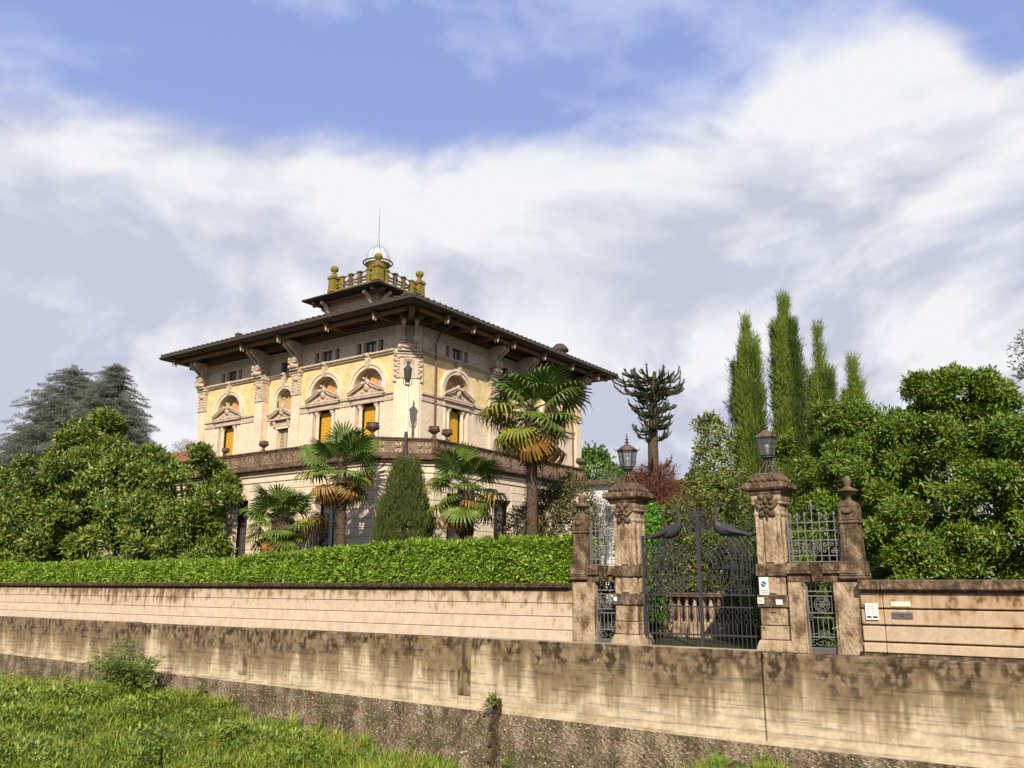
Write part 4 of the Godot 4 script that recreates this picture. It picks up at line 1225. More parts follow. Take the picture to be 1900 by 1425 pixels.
func bay(f: Transform3D, s0: float, s1: float, grand: Array, narrow: Array) -> void:
	var low := []
	var high := []
	var attic := []
	for s in grand:
		low.append([s, 1.0, 9.45, false]); high.append([s, 1.12, 11.42, true])
		attic.append([s - 0.83, 0.17, 12.95, false]); attic.append([s, 0.47, 12.95, false]); attic.append([s + 0.83, 0.17, 12.95, false])
	for s in narrow:
		low.append([s, 0.52, 8.85, false]); high.append([s, 0.68, 11.28, true]); attic.append([s, 0.52, 12.95, false])
	var b := framed(f)
	notched(b, s0, s1, 6.0, 9.45, low, -0.5, 0.0)
	make(b, "stone_wall", M.cream, villa)
	b = framed(f)
	notched(b, s0, s1, 9.95, 12.02, high, -0.5, -0.003)
	make(b, "plaster_wall", M.yellow, villa)
	b = framed(f)
	b.bbox(V(s0, 9.45, -0.5), V(s1, 9.56, 0.05), 0.012)
	b.bbox(V(s0, 9.56, -0.5), V(s1, 9.78, 0.03), 0.012)
	b.bbox(V(s0, 9.78, -0.5), V(s1, 9.95, 0.11), 0.02)
	make(b, "string_course", M.carved, villa)
	b = framed(f)
	b.bbox(V(s0, 12.02, -0.5), V(s1, 12.10, 0.12), 0.012)
	b.bbox(V(s0, 12.10, -0.5), V(s1, 12.24, 0.22), 0.04)
	make(b, "cornice", M.carved, villa)
	b = framed(f)
	notched(b, s0, s1, 12.24, 13.55, attic, -0.5, 0.02)
	make(b, "frieze_wall", M.frieze, villa)
	for h in attic:
		b = framed(f)
		b.box(V(h[0] - h[1], 12.24, -0.24), V(h[0] + h[1], h[2], -0.2))
		var wn := make(b, "attic_window", M.window_glass, villa)
		b = framed(f)
		if h[1] > 0.3: b.box(V(h[0] - 0.02, 12.24, -0.2), V(h[0] + 0.02, h[2], -0.16))
		b.box(V(h[0] - h[1], h[2] - 0.05, -0.2), V(h[0] + h[1], h[2], -0.15))
		make(b, "sash", M.soffit, wn)
	# key-pattern relief under the eave
	b = framed(f)
	b.bbox(V(s0, 13.02, 0), V(s1, 13.06, 0.06), 0.01)
	b.bbox(V(s0, 13.48, 0), V(s1, 13.56, 0.10), 0.02)
	make(b, "fillet", M.frieze, villa)
	b = framed(f)
	var n := int((s1 - s0) / 0.52)
	for k in n:
		var x := s0 + (s1 - s0) * k / n
		var u := (s1 - s0) / n
		b.box(V(x, 13.10, 0.02), V(x + 0.06, 13.44, 0.08))
		b.box(V(x + 0.06, 13.38, 0.02), V(x + u * 0.78, 13.44, 0.08))
		b.box(V(x + u * 0.66, 13.20, 0.02), V(x + u * 0.78, 13.38, 0.08))
		b.box(V(x + u * 0.34, 13.20, 0.02), V(x + u * 0.66, 13.26, 0.08))
		b.box(V(x + 0.06, 13.10, 0.02), V(x + u, 13.15, 0.08))
	setting(make(b, "key_pattern", M.frieze, villa), "stuff")
func eave_beams(f: Transform3D, s0: float, s1: float, at: Array) -> void:
	var b := framed(f)
	b.bbox(V(s0, 13.70, 1.28), V(s1, 13.90, 1.45), 0.02)
	make(b, "eave_beam", M.beam, villa)
	b = framed(f)
	b.bbox(V(s0, 13.62, -0.1), V(s1, 13.93, 0.16), 0.02)
	make(b, "wall_plate", M.beam, villa)
	for s in at:
		b = framed(f)
		b.bbox(V(s - 0.10, 13.66, 0.0), V(s + 0.10, 13.92, 1.78), 0.02)
		var beam := make(b, "eave_bracket", M.beam, villa)
		for d in [1.52, 1.70]:
			b = framed(f)
			b.lathe(V(s, 13.66, d), [[0.002, -0.24], [0.04, -0.18], [0.06, -0.10], [0.045, -0.04], [0.07, 0.0]], 8)
			make(b, "pendant", M.frieze, beam)
func balustrade(p0: Vector3, p1: Vector3, posts: int) -> void:
	var dir := (p1 - p0)
	var l := dir.length()
	dir /= l
	var f := Transform3D(Basis(dir, Vector3.UP, dir.cross(Vector3.UP)), p0)
	var b := framed(f)
	b.bbox(V(-0.05, 6.06, -0.30), V(l + 0.05, 6.16, 0.14), 0.03)
	b.bbox(V(-0.05, 6.16, -0.18), V(l + 0.05, 6.26, 0.06), 0.02)
	var bal := make(b, "balustrade_base", M.aged, villa)
	b = framed(f)
	b.bbox(V(-0.04, 6.86, -0.20), V(l + 0.04, 6.93, 0.06), 0.02)
	b.bbox(V(-0.04, 6.93, -0.25), V(l + 0.04, 7.02, 0.11), 0.025)
	make(b, "top_rail", M.aged, villa)
	for i in posts + 1:
		var s := l * i / posts
		b = framed(f)
		b.bbox(V(s - 0.13, 6.26, -0.19), V(s + 0.13, 6.86, 0.055), 0.02)
		make(b, "post", M.aged, bal)
	for i in posts:
		var s0 := l * i / posts + 0.13
		var s1 := l * (i + 1) / posts - 0.13
		var n := 3
		for k in n:
			var x0 := lerpf(s0, s1, float(k) / n)
			var x1 := lerpf(s0, s1, float(k + 1) / n)
			b = framed(f)
			# pierced square: frame with a diamond of bars
			b.box(V(x0 + 0.004, 6.26, -0.14), V(x0 + 0.07, 6.86, 0.0)); b.box(V(x1 - 0.07, 6.26, -0.14), V(x1 - 0.004, 6.86, 0.0))
			b.box(V(x0 + 0.07, 6.26, -0.14), V(x1 - 0.07, 6.34, 0.0)); b.box(V(x0 + 0.07, 6.79, -0.14), V(x1 - 0.07, 6.86, 0.0))
			if (i + k) % 3 == 1:
				b.box(V(x0 + 0.07, 6.34, -0.11), V(x1 - 0.07, 6.79, -0.04))
				b.bbox(V(x0 + 0.14, 6.40, -0.05), V(x1 - 0.14, 6.73, -0.01), 0.02)
			else:
				var m := V((x0 + x1) / 2, 6.565, -0.07)
				for q in [[V(x0 + 0.07, 6.565, -0.07), V(m.x, 6.79, -0.07)], [V(m.x, 6.79, -0.07), V(x1 - 0.07, 6.565, -0.07)], [V(x1 - 0.07, 6.565, -0.07), V(m.x, 6.34, -0.07)], [V(m.x, 6.34, -0.07), V(x0 + 0.07, 6.565, -0.07)]]:
					b.bar(q[0], q[1], 0.06, 0.10)
				b.ball(m, V(0.09, 0.09, 0.06), 8, 5)
			make(b, "pierced_panel", M.rail_stone, bal)
	# terrace slab and the pale band below it
	b = framed(f)
	b.bbox(V(-0.06, 5.90, -0.5), V(l + 0.06, 6.06, 0.28), 0.04)
	b.bbox(V(-0.04, 5.78, -0.5), V(l + 0.04, 5.90, 0.14), 0.03)
	make(b, "terrace_cornice", M.aged, villa)
	b = framed(f)
	b.bbox(V(0, 5.30, -0.5), V(l, 5.64, -0.10), 0.02)
	b.bbox(V(-0.02, 5.64, -0.5), V(l + 0.02, 5.78, 0.0), 0.02)
	make(b, "terrace_band", M.cream, villa)
func rusticated(p0: Vector3, p1: Vector3, openings: Array) -> void:      # openings: [from, to, top] along the run
	var dir := (p1 - p0)
	var l := dir.length()
	dir /= l
	var f := Transform3D(Basis(dir, Vector3.UP, dir.cross(Vector3.UP)), p0)
	var cuts := [0.0]
	for o in openings:
		cuts.append(o[0]); cuts.append(o[1])
	cuts.append(l)
	for i in range(0, cuts.size(), 2):
		var a: float = cuts[i]
		var e: float = cuts[i + 1]
		if e - a < 0.05: continue
		for k in 16:
			var y0 := -1.9 + k * 0.45
			var n := maxi(1, int(round((e - a) / 1.15)))
			var half := 0.5 if (k % 2 and n > 1) else 0.0
			for j in n + (1 if half > 0.0 else 0):
				var x0 := a + (e - a) * maxf(0.0, j - half) / n
				var x1 := a + (e - a) * minf(float(n), j + 1 - half) / n
				var b := framed(f)
				b.bbox(V(x0 + 0.006, y0 + 0.012, -0.5), V(x1 - 0.006, y0 + 0.441, -0.16), 0.022)
				make(b, "rusticated_block", M.cream, villa)
		var b := framed(f)
		b.box(V(a + 0.02, -1.9, -0.48), V(e - 0.02, 5.30, -0.21))
		make(b, "wall_core", M.frieze, villa)
	for o in openings:
		var b := framed(f)
		b.bbox(V(o[0], o[2], -0.5), V(o[1], 5.30, -0.16), 0.015)
		make(b, "lintel", M.cream, villa)
		b = framed(f)
		b.bbox(V(o[0] + 0.02, -1.9, -0.72), V(o[1] - 0.02, o[2] - 0.02, -0.66), 0.01)
		var d := make(b, "door", M.soffit, villa)
		b = framed(f)
		for q in [[0.12, 0.46], [0.54, 0.88]]:
			b.box(V(lerpf(o[0], o[1], q[0]), 0.2, -0.66), V(lerpf(o[0], o[1], q[1]), o[2] - 0.3, -0.65))
		make(b, "pane", M.window_glass, d)
func urn(at: Vector3, r: float, label: String) -> void:
	var t := thing("balustrade_urn", at, label, "urn", "stone urns on the terrace balustrade")
	var b := B.new()
	b.bbox(at + V(-0.2, 0, -0.2) * r * 2.0, at + V(0.2, 0.12, 0.2) * r * 2.0, 0.02)
	make(b, "plinth", M.aged, t)
	b = B.new()
	var p := []
	for q in [[0.16, 0.12], [0.10, 0.20], [0.09, 0.30], [0.20, 0.38], [0.36, 0.50], [0.42, 0.64], [0.40, 0.76], [0.36, 0.82], [0.41, 0.88], [0.36, 0.90], [0.30, 0.80], [0.02, 0.72]]: p.append([q[0] * r * 2.4, q[1] * r * 2.4])
	b.lathe(at, p, 16)
	make(b, "bowl", M.aged, t)
	b = B.new()
	for k in 12:
		var a := TAU * k / 12
		b.ball(at + V(cos(a) * 0.40, 0.62, sin(a) * 0.40) * r * 2.4, V(0.04, 0.13, 0.04) * r * 2.4, 6, 4)
	make(b, "fluting_rib", M.aged, t)
func hip_roof(x0: float, x1: float, z0: float, z1: float, y: float, a0: float, a1: float, c0: float, c1: float, top: float, called: String) -> Node:
	var b := B.new()
	var e := [V(x0, y, z1), V(x1, y, z1), V(x1, y, z0), V(x0, y, z0)]
	var t := [V(a0, top, c1), V(a1, top, c1), V(a1, top, c0), V(a0, top, c0)]
	for i in 4: b.quad(e[i], e[(i + 1) % 4], t[(i + 1) % 4], t[i])
	b.quad(t[0], t[1], t[2], t[3])
	return make(b, called, M.roof, villa)
func build_villa() -> void:
	villa = thing("villa", V(-38.9, -1.9, -41.7), "grand cream and yellow villa with wide dark eaves, roof terrace and glass cupola", "villa")
	# main storey
	bay(FRONT, -47.8, -41.6, [-44.85], [])
	var CENTRE := FRONT
	CENTRE.origin.z -= 0.35
	bay(CENTRE, -41.7, -38.8, [], [-40.1])
	bay(FRONT, -38.9, -30.95, [-36.25, -32.85], [])
	bay(RIGHT, 34.0, 40.6, [37.0], [])
	var RC := RIGHT
	RC.origin.x -= 0.35
	bay(RC, 40.5, 43.4, [], [41.95])
	bay(RIGHT, 43.3, 50.4, [46.9], [])
	for s in [-47.5, -41.9, -38.6]:
		pilaster(FRONT, s, 0.33, 0.16)
	for s in [40.3, 43.6, 50.1]: pilaster(RIGHT, s, 0.33, 0.16)
	window_grand(FRONT, -44.85); window_grand(FRONT, -36.25); window_grand(FRONT, -32.85)
	window_narrow(CENTRE, -40.1)
	window_grand(RIGHT, 37.0); window_narrow(RC, 41.95); window_grand(RIGHT, 46.9)
	# canted corner
	var h := sqrt(0.5)
	var COR := Transform3D(Basis(V(h, 0, -h), Vector3.UP, V(h, 0, h)), V(-30.44, 0, -33.5))
	var b := framed(COR)
	b.box(V(-0.72, 6.0, -0.6), V(0.72, 13.6, 0.0))
	make(b, "corner_wall", M.cream, villa)
	pilaster(COR, 0.0, 0.62, 0.16)
	for e in [-1, 1]:
		b = framed(COR)
		b.bbox(V(e * 0.66 - 0.14, 10.4, -0.2), V(e * 0.66 + 0.14, 12.0, 0.10), 0.03)
		for k in 5: b.ball(V(e * 0.66, 11.9 - k * 0.28, 0.10), V(0.15 - 0.014 * k, 0.16, 0.10), 8, 5)
		make(b, "corner_garland", M.carved, villa)
	# the two sides away from the street
	b = B.new()
	b.box(V(-47.8, 6.0, -50.4), V(-47.35, 13.6, -33.5)); b.box(V(-47.35, 6.0, -50.4), V(-30.4, 13.6, -49.95))
	make(b, "rear_wall", M.cream, villa)
	b = B.new()
	b.bbox(V(-30.4, -1.9, -50.4), V(-29.9, 6.0, -47.0), 0.02)
	make(b, "side_wall", M.cream, villa)
	# rooms behind the shutters
	b = B.new()
	b.box(V(-47.3, 6.0, -49.9), V(-31.0, 13.5, -34.2))
	make(b, "room_core", M.room_plaster, villa)
	# eaves
	var at := []
	for s in [-48.6, -41.9, -38.6, -34.6, -31.0]: at.append(s)
	eave_beams(FRONT, -49.2, -29.0, at)
	at = []
	for s in [34.1, 36.4, 38.6, 40.3, 43.6, 46.9, 50.3]: at.append(s)
	eave_beams(RIGHT, 32.2, 52.0, at)
	b = framed(COR)
	b.bbox(V(-0.14, 13.60, 0.0), V(0.14, 13.92, 2.5), 0.02)
	make(b, "corner_bracket", M.beam, villa)
	b = B.new()
	b.box(V(-49.55, 13.94, -52.6), V(-27.98, 14.0, -30.95))
	make(b, "soffit", M.soffit, villa)
	hip_roof(-49.62, -27.92, -52.66, -30.88, 14.10, -41.5, -36.5, -42.2, -37.0, 16.75, "roof")
	var edge := [V(-49.58, 14.06, -30.92), V(-27.95, 14.06, -30.92), V(-27.95, 14.06, -52.62), V(-49.58, 14.06, -52.62)]
	for i in 4:
		b = B.new()
		b.tube([edge[i], edge[(i + 1) % 4]], 0.085, 8)
		make(b, "gutter", M.roof, villa)
	for q in [[V(-29.75, 0, -34.95), 14.0], [V(-29.75, 0, -49.3), 14.0]]:
		b = B.new()
		var p: Vector3 = q[0]
		b.tube([V(p.x, -1.5, p.z), V(p.x, 12.7, p.z), V(p.x + 0.25, 13.3, p.z), V(p.x + 1.6, 13.85, p.z)], 0.055, 8)
		make(b, "downpipe", M.copper_pipe, villa)
	# rows of tile ends on the two eaves that show
	for i in 2:
		for k in 46:
			b = B.new()
			var a: Vector3 = edge[i].lerp(edge[i + 1], (k + 0.5) / 46.0) + V(0, 0.12, 0)
			var inn := V(0, 0, -1) if i == 0 else V(-1, 0, 0)
			b.tube([a - inn * 0.06, a + inn * 0.8 + V(0, 0.24, 0)], 0.10, 6)
			make(b, "roof_tile", M.roof, villa)
	# small roof bump and chimney
	b = B.new()
	b.bbox(V(-42.2, 14.15, -31.4), V(-41.9, 14.55, -31.0), 0.05)
	make(b, "ridge_cap", M.roof, villa)
	b = B.new()
	b.lathe(V(-30.7, 14.2, -49.3), [[0.45, 0.0], [0.45, 1.4], [0.62, 1.45], [0.62, 1.55], [0.5, 1.75], [0.28, 1.95], [0.02, 2.0]], 12)
	make(b, "chimney", M.roof, villa)
	build_tower()
	# terrace and ground floor
	var A := V(-50.6, 0, -30.55)
	var Bp := V(-29.85, 0, -30.55)
	var C := V(-27.80, 0, -32.75)
	var D := V(-27.80, 0, -47.3)
	var E := V(-29.60, 0, -47.3)
	balustrade(A, Bp, 12); balustrade(Bp, C, 2); balustrade(C, D, 9); balustrade(D, E, 1)
	rusticated(A, Bp, [[2.0, 3.6, 4.4], [6.0, 7.6, 4.4], [9.9, 11.1, 4.4], [13.2, 14.6, 4.4], [16.6, 18.2, 4.4]])
	rusticated(Bp, C, [])
	rusticated(C, D, [[1.2, 3.0, 4.4], [5.2, 6.8, 4.4], [9.2, 10.8, 4.4]])
	rusticated(D, E, [])
	b = B.new()
	b.prism(PackedVector2Array([Vector2(A.x, -A.z), Vector2(Bp.x, -Bp.z), Vector2(C.x, -C.z), Vector2(D.x, -D.z), Vector2(E.x, -E.z), Vector2(E.x, 50.2), Vector2(A.x, 50.2)]), 5.86, 6.0)
	b.v = Transform3D(Basis(Vector3(1, 0, 0), Vector3(0, 0, -1), Vector3(0, 1, 0)), Vector3.ZERO) * b.v
	b.n = Transform3D(Basis(Vector3(1, 0, 0), Vector3(0, 0, -1), Vector3(0, 1, 0)), Vector3.ZERO) * b.n
	make(b, "terrace_floor", M.aged, villa)
	b = B.new()
	b.box(V(-49.9, -1.9, -50.3), V(-31.0, 5.8, -32.0)); b.box(V(-31.0, -1.9, -46.8), V(-29.0, 5.8, -34.5))
	make(b, "ground_floor_core", M.frieze, villa)
	# rows of things on the rail
	urn(V(-38.36, 7.02, -30.62), 0.26, "round stone urn on the terrace rail below the narrow shuttered window")
	urn(V(-41.7, 7.02, -30.62), 0.22, "small stone urn half behind leaves on the terrace rail near the magnolia")
	urn(V(-30.1, 7.02, -30.62), 0.34, "widest stone urn, on the terrace rail just left of the canted corner")
	urn(V(-27.9, 7.02, -32.75), 0.29, "stone urn on the terrace rail at the right of the canted corner")
	urn(V(-27.9, 7.02, -47.1), 0.30, "stone urn on the far end of the side terrace rail near the white house")
	urn(V(-27.88, 7.02, -33.75), 0.28, "stone urn on the side terrace rail before the corner window")
	# lamp standing on the canted corner
	var lp := V(-28.72, 5.8, -31.58)
	var t := thing("terrace_lamp", lp, "slim lamp post with dark iron head at the villa's canted corner", "lamp post")
	b = B.new()
	b.lathe(lp, [[0.14, 0.0], [0.16, 0.1], [0.09, 0.25], [0.11, 0.5], [0.07, 0.9], [0.10, 1.3], [0.06, 1.55]], 10)
	make(b, "base", M.iron, t)
	b = B.new()
	b.lathe(lp, [[0.085, 1.5], [0.075, 4.0], [0.07, 4.1]], 10)
	make(b, "pole", M.cream_paint, t)
	b = B.new()
	b.lathe(lp, [[0.05, 3.75], [0.10, 3.85], [0.06, 3.95], [0.13, 4.12], [0.17, 4.2], [0.20, 4.65], [0.24, 4.7], [0.10, 4.88], [0.05, 4.95], [0.06, 5.05], [0.01, 5.3]], 10)
	make(b, "lamp_head", M.iron, t)
	for k in 4:
		b = B.new()
		var a := k * PI / 2 + 0.4
		b.tube([lp + V(cos(a) * 0.05, 3.8, sin(a) * 0.05), lp + V(cos(a) * 0.22, 3.95, sin(a) * 0.22), lp + V(cos(a) * 0.24, 4.2, sin(a) * 0.24)], 0.02, 5)
		make(b, "bracket", M.iron, t)
func build_tower() -> void:
	var cx := -39.0
	var cz := -39.6
	var o := V(cx, 0, cz)
	var b := B.new()
	b.bbox(o + V(-2.15, 15.2, -2.15), o + V(2.15, 17.9, 2.15), 0.02)
	var tw := make(b, "tower_wall", M.frieze, villa)
	for turn in 4:
		var f := Transform3D(Basis(Vector3.UP, turn * PI / 2), o)
		b = framed(f)
		b.bbox(V(-2.2, 16.95, 2.15), V(2.2, 17.15, 2.3), 0.03)
		make(b, "tower_band", M.frieze, tw)
		for s in [-1.9, 1.9]:
			b = framed(f)
			b.tube([V(s, 17.0, 2.2), V(s, 17.25, 2.45), V(s, 17.6, 2.75), V(s, 17.75, 3.1)], [0.10, 0.17, 0.15, 0.12], 7)
			b.ball(V(s, 17.45, 2.6), V(0.13, 0.17, 0.17), 8, 6)
			make(b, "tower_console", M.console, tw)
		b = framed(f)
		b.bbox(V(-3.2, 17.70, 2.55), V(3.2, 17.86, 2.7), 0.02)
		make(b, "tower_eave_beam", M.beam, tw)
	b = B.new()
	b.box(o + V(-3.35, 17.9, -3.35), o + V(3.35, 17.97, 3.35))
	make(b, "tower_soffit", M.soffit, villa)
	hip_roof(cx - 3.42, cx + 3.42, cz - 3.42, cz + 3.42, 18.02, cx - 2.2, cx + 2.2, cz - 2.2, cz + 2.2, 18.5, "tower_roof")
	var e := [o + V(-3.4, 18.0, 3.4), o + V(3.4, 18.0, 3.4), o + V(3.4, 18.0, -3.4), o + V(-3.4, 18.0, -3.4)]
	for i in 4:
		b = B.new()
		b.tube([e[i], e[(i + 1) % 4]], 0.07, 7)
		make(b, "tower_gutter", M.roof, villa)
	# mossy parapet
	b = B.new()
	b.bbox(o + V(-2.25, 18.45, -2.25), o + V(2.25, 18.75, 2.25), 0.05)
	var par := make(b, "parapet_base", M.moss, villa)
	for sx in [-1, 1]:
		for sz in [-1, 1]:
			var c := o + V(sx * 2.0, 0, sz * 2.0)
			b = B.new()
			square(b, c, [[0.30, 18.7], [0.27, 18.95], [0.25, 19.55], [0.32, 19.62], [0.32, 19.75], [0.20, 19.85], [0.12, 19.95], [0.12, 20.05], [0.01, 20.05]])
			b.lathe(c, [[0.10, 20.0], [0.10, 20.1], [0.24, 20.2], [0.28, 20.34], [0.24, 20.48], [0.10, 20.56], [0.01, 20.57]], 12)
			make(b, "corner_post", M.moss, par)
	for turn in 4:
		var f := Transform3D(Basis(Vector3.UP, turn * PI / 2), o)
		for k in 4:
			var s := -1.2 + 0.8 * k
			b = framed(f)
			b.bbox(V(s - 0.13, 18.72, 1.88), V(s + 0.13, 19.55, 2.12), 0.03)
			b.bbox(V(s - 0.17, 19.55, 1.84), V(s + 0.17, 19.68, 2.16), 0.03)
			make(b, "post", M.moss if k % 3 == 0 else M.aged, par)
		for k in 5:
			b = framed(f)
			var s := -1.6 + 0.8 * k
			b.tube([V(s - 0.32, 19.42, 2.0), V(s - 0.12, 19.22, 2.0), V(s + 0.12, 19.22, 2.0), V(s + 0.32, 19.42, 2.0)], 0.07, 7)
			b.bar(V(s - 0.32, 19.02, 2.0), V(s + 0.32, 19.02, 2.0), 0.09, 0.12)
			make(b, "swag", M.aged if k % 2 else M.moss, par)
		b = framed(f)
		b.bar(V(-1.8, 19.58, 2.0), V(1.8, 19.58, 2.0), 0.05, 0.05)
		make(b, "hand_rail", M.iron, par)
	# glazed cupola
	b = B.new()
	b.lathe(o, [[0.6, 18.7], [0.55, 20.5], [0.80, 20.72], [0.86, 20.85], [0.02, 20.86]], 20)
	make(b, "cupola_drum", M.moss, villa)
	b = B.new()
	var pr := []
	for i in 9: pr.append([0.78 * cos(PI / 2 * i / 8.0) + 0.04, 21.0 + 1.12 * sin(PI / 2 * i / 8.0)])
	b.lathe(o, [[0.80, 20.86], [0.82, 21.0]] + pr, 24)
	var dome := make(b, "cupola_dome", M.dome_glass, villa)
	for k in 10:
		b = B.new()
		var a := TAU * k / 10
		var p := []
		for i in 9: p.append(o + V(cos(a), 0, sin(a)) * (0.79 * cos(PI / 2 * i / 8.0) + 0.045) + V(0, 21.0 + 1.13 * sin(PI / 2 * i / 8.0), 0))
		b.tube(p, 0.022, 5)
		make(b, "dome_rib", M.zinc, dome)
	b = B.new()
	var rg := []
	for i in 25: rg.append(o + V(cos(TAU * i / 24), 0, sin(TAU * i / 24)) * 0.98 + V(0, 20.95, 0))
	b.tube(rg, 0.05, 6, false)
	make(b, "cupola_ring", M.iron, villa)
	b = B.new()
	b.lathe(o, [[0.12, 22.1], [0.10, 22.3], [0.05, 22.4], [0.055, 22.6], [0.03, 22.7], [0.028, 24.0], [0.012, 25.0], [0.004, 25.1]], 8)
	make(b, "lightning_rod", M.zinc, villa)
	for q in [[-2.2, 2.2, -0.25], [2.2, -2.2, 0.2]]:
		b = B.new()
		b.tube([o + V(q[0], 19.2, q[1]), o + V(q[0] + q[2], 21.0, q[1])], 0.014, 4)
		make(b, "aerial_rod", M.zinc, villa)

# ---------------------------------------------------------------- plants
# A leaf is a folded diamond: two triangles meeting along the midrib. Clumps of leaves are joined into crowns.
func add_leaf(v: PackedVector3Array, p: Vector3, d: Vector3, side: Vector3, l: float, w: float, fold: float) -> void:
	var nrm := side.cross(d).normalized()
	var m := p + d * l * 0.45
	var a := m + side * w * 0.5 + nrm * fold * w
	var b := m - side * w * 0.5 + nrm * fold * w
	var tip := p + d * l
	v.append(p); v.append(a); v.append(tip)
	v.append(p); v.append(tip); v.append(b)
func rand_dir() -> Vector3:
	var z := rng.randf_range(-1, 1)
	var a := rng.randf() * TAU
	var r := sqrt(1.0 - z * z)
	return V(r * cos(a), z, r * sin(a))
func tint(c: Color, k: float) -> Color:
	var m := rng.randf_range(1.0 - k, 1.0 + k)
	return Color(c.r * m * rng.randf_range(1.0 - k * 0.5, 1.0 + k * 0.5), c.g * m, c.b * m * rng.randf_range(1.0 - k * 0.5, 1.0 + k * 0.5))
# variants of one clump: [[vertices, colours], ...]; colours given in linear values
func clumps(count: int, leaves: int, size: float, l: float, w: float, style: String, cols: Array, vary := 0.25) -> Array:
	var out := []
	for k in count:
		var v := PackedVector3Array()
		var c := PackedColorArray()
		for i in leaves:
			var p := Vector3.ZERO
			var d := Vector3.UP
			var ll := l * rng.randf_range(0.5, 1.4)
			var ww := w * rng.randf_range(0.75, 1.2)
			if style == "round":            # whorls of broad leaves on short shoots
				p = rand_dir() * size * pow(rng.randf(), 0.6)
				p.y = absf(p.y) * 0.8 - size * 0.15
				d = (p * 0.9 / size + rand_dir() * 0.75 + V(0, 0.30, 0)).normalized()
			elif style == "spray":          # upright slender sprays
				p = V(rng.randf_range(-1, 1) * size * 0.35, rng.randf_range(0, 1) * size, rng.randf_range(-1, 1) * size * 0.35)
				d = (V(p.x, 0, p.z) * 0.9 / size + V(0, 1, 0) + rand_dir() * 0.35).normalized()
			elif style == "flat":           # flat plates of needles
				var a := rng.randf() * TAU
				var r := sqrt(rng.randf()) * size
				p = V(cos(a) * r, rng.randf_range(-0.08, 0.08) * size, sin(a) * r)
				d = (V(p.x, 0, p.z) * 1.0 / size + rand_dir() * 0.7 + V(0, 0.45, 0)).normalized()
			var side := d.cross(rand_dir()).normalized()
			if style == "round":
				side = (d.cross(Vector3.UP) + rand_dir() * 0.5).normalized()
				side = (side - d * side.dot(d)).normalized()
			add_leaf(v, p, d, side, ll, ww, 0.18)
			var col := tint(cols[rng.randi() % cols.size()], vary)
			for q in 6: c.append(col)
		out.append([v, c])
	return out
func gather(places: Array, kinds: Array) -> ArrayMesh:
	var v := PackedVector3Array()
	var c := PackedColorArray()
	for t in places:
		var k: Array = kinds[rng.randi() % kinds.size()]
		v.append_array((t as Transform3D) * (k[0] as PackedVector3Array))
		c.append_array(k[1])
	return arrays(v, null, c)
func turned(p: Vector3, up: Vector3, s: float) -> Transform3D:
	var x := up.cross(rand_dir()).normalized()
	var y := up.normalized()
	return Transform3D(Basis(x * s, y * s, x.cross(y) * s), p)
# places on the skin of a crown made of ellipsoids [centre, radii]; inner keeps a share deeper inside
func shell(blobs: Array, n: int, smin: float, smax: float, upness := 0.4, depth := 0.35, low := -1e9) -> Array:
	var out := []
	var total := 0.0
	var share := []
	for q in blobs:
		var r: Vector3 = q[1]
		total += pow(r.x * r.y * r.z, 0.667)
		share.append(total)
	var f := FastNoiseLite.new()
	f.seed = rng.randi() % 1000; f.frequency = 0.45; f.fractal_octaves = 3
	var tries := 0
	while out.size() < n and tries < n * 6:
		tries += 1
		var pick := rng.randf() * total
		var bi := 0
		while share[bi] < pick: bi += 1
		var c: Vector3 = blobs[bi][0]
		var r: Vector3 = blobs[bi][1]
		var d := rand_dir()
		var k := 1.0 - depth * pow(rng.randf(), 1.6)
		var p := c + V(d.x * r.x, d.y * r.y, d.z * r.z) * k
		var nz := f.get_noise_3dv(p)
		if nz < -0.16 and rng.randf() < 0.75: continue        # holes between the boughs
		p += V(d.x, d.y, d.z) * nz * 0.5
		if p.y < low: continue
		var hid := false
		for j in blobs.size():
			if j == bi: continue
			var e: Vector3 = (p - blobs[j][0]) / blobs[j][1]
			if e.length() < 0.72:
				hid = true
				break
		if hid: continue
		out.append(turned(p, (V(d.x / r.x, d.y / r.y, d.z / r.z).normalized() + V(0, upness, 0) + rand_dir() * 0.3).normalized(), rng.randf_range(smin, smax)))
	return out
# boughs: each ellipsoid of a crown is broken into smaller leaf masses with gaps between them
func boughs(blobs: Array, per: float, n: int, smin: float, smax: float, size := Vector2(0.13, 0.33)) -> Array:
	var subs := []
	for q in blobs:
		var r: Vector3 = q[1]
		var m := pow(r.x * r.y * r.z, 0.333)
		for k in int(per):
			var d := rand_dir()
			var c: Vector3 = q[0] + V(d.x * r.x, d.y * r.y, d.z * r.z) * rng.randf_range(0.55, 1.12)
			var hid := false
			for e in blobs:
				if e != q and ((c - e[0]) / e[1]).length() < 0.6: hid = true
			if hid: continue
			var s := m * rng.randf_range(size.x, size.y)
			subs.append([c, V(s * rng.randf_range(0.9, 1.4), s * rng.randf_range(0.42, 0.78), s * rng.randf_range(0.9, 1.4)), d])
	var out := []
	while out.size() < n:
		var q: Array = subs[rng.randi() % subs.size()]
		var d := (rand_dir() + (q[2] as Vector3) * 0.6 + V(0, 0.25, 0)).normalized()
		var r: Vector3 = q[1]
		var p: Vector3 = q[0] + V(d.x * r.x, d.y * r.y, d.z * r.z) * (1.0 - 0.5 * pow(rng.randf(), 2.0))
		out.append(turned(p, (d + V(0, 0.45, 0) + rand_dir() * 0.35).normalized(), rng.randf_range(smin, smax)))
	return out
func add_mesh(mesh: Mesh, called: String, mat: Material, parent: Node3D) -> MeshInstance3D:      # mesh in world coordinates
	var o := MeshInstance3D.new()
	o.name = called; o.mesh = mesh; o.material_override = mat
	o.position = -place_of(parent)
	parent.add_child(o, true)
	return o
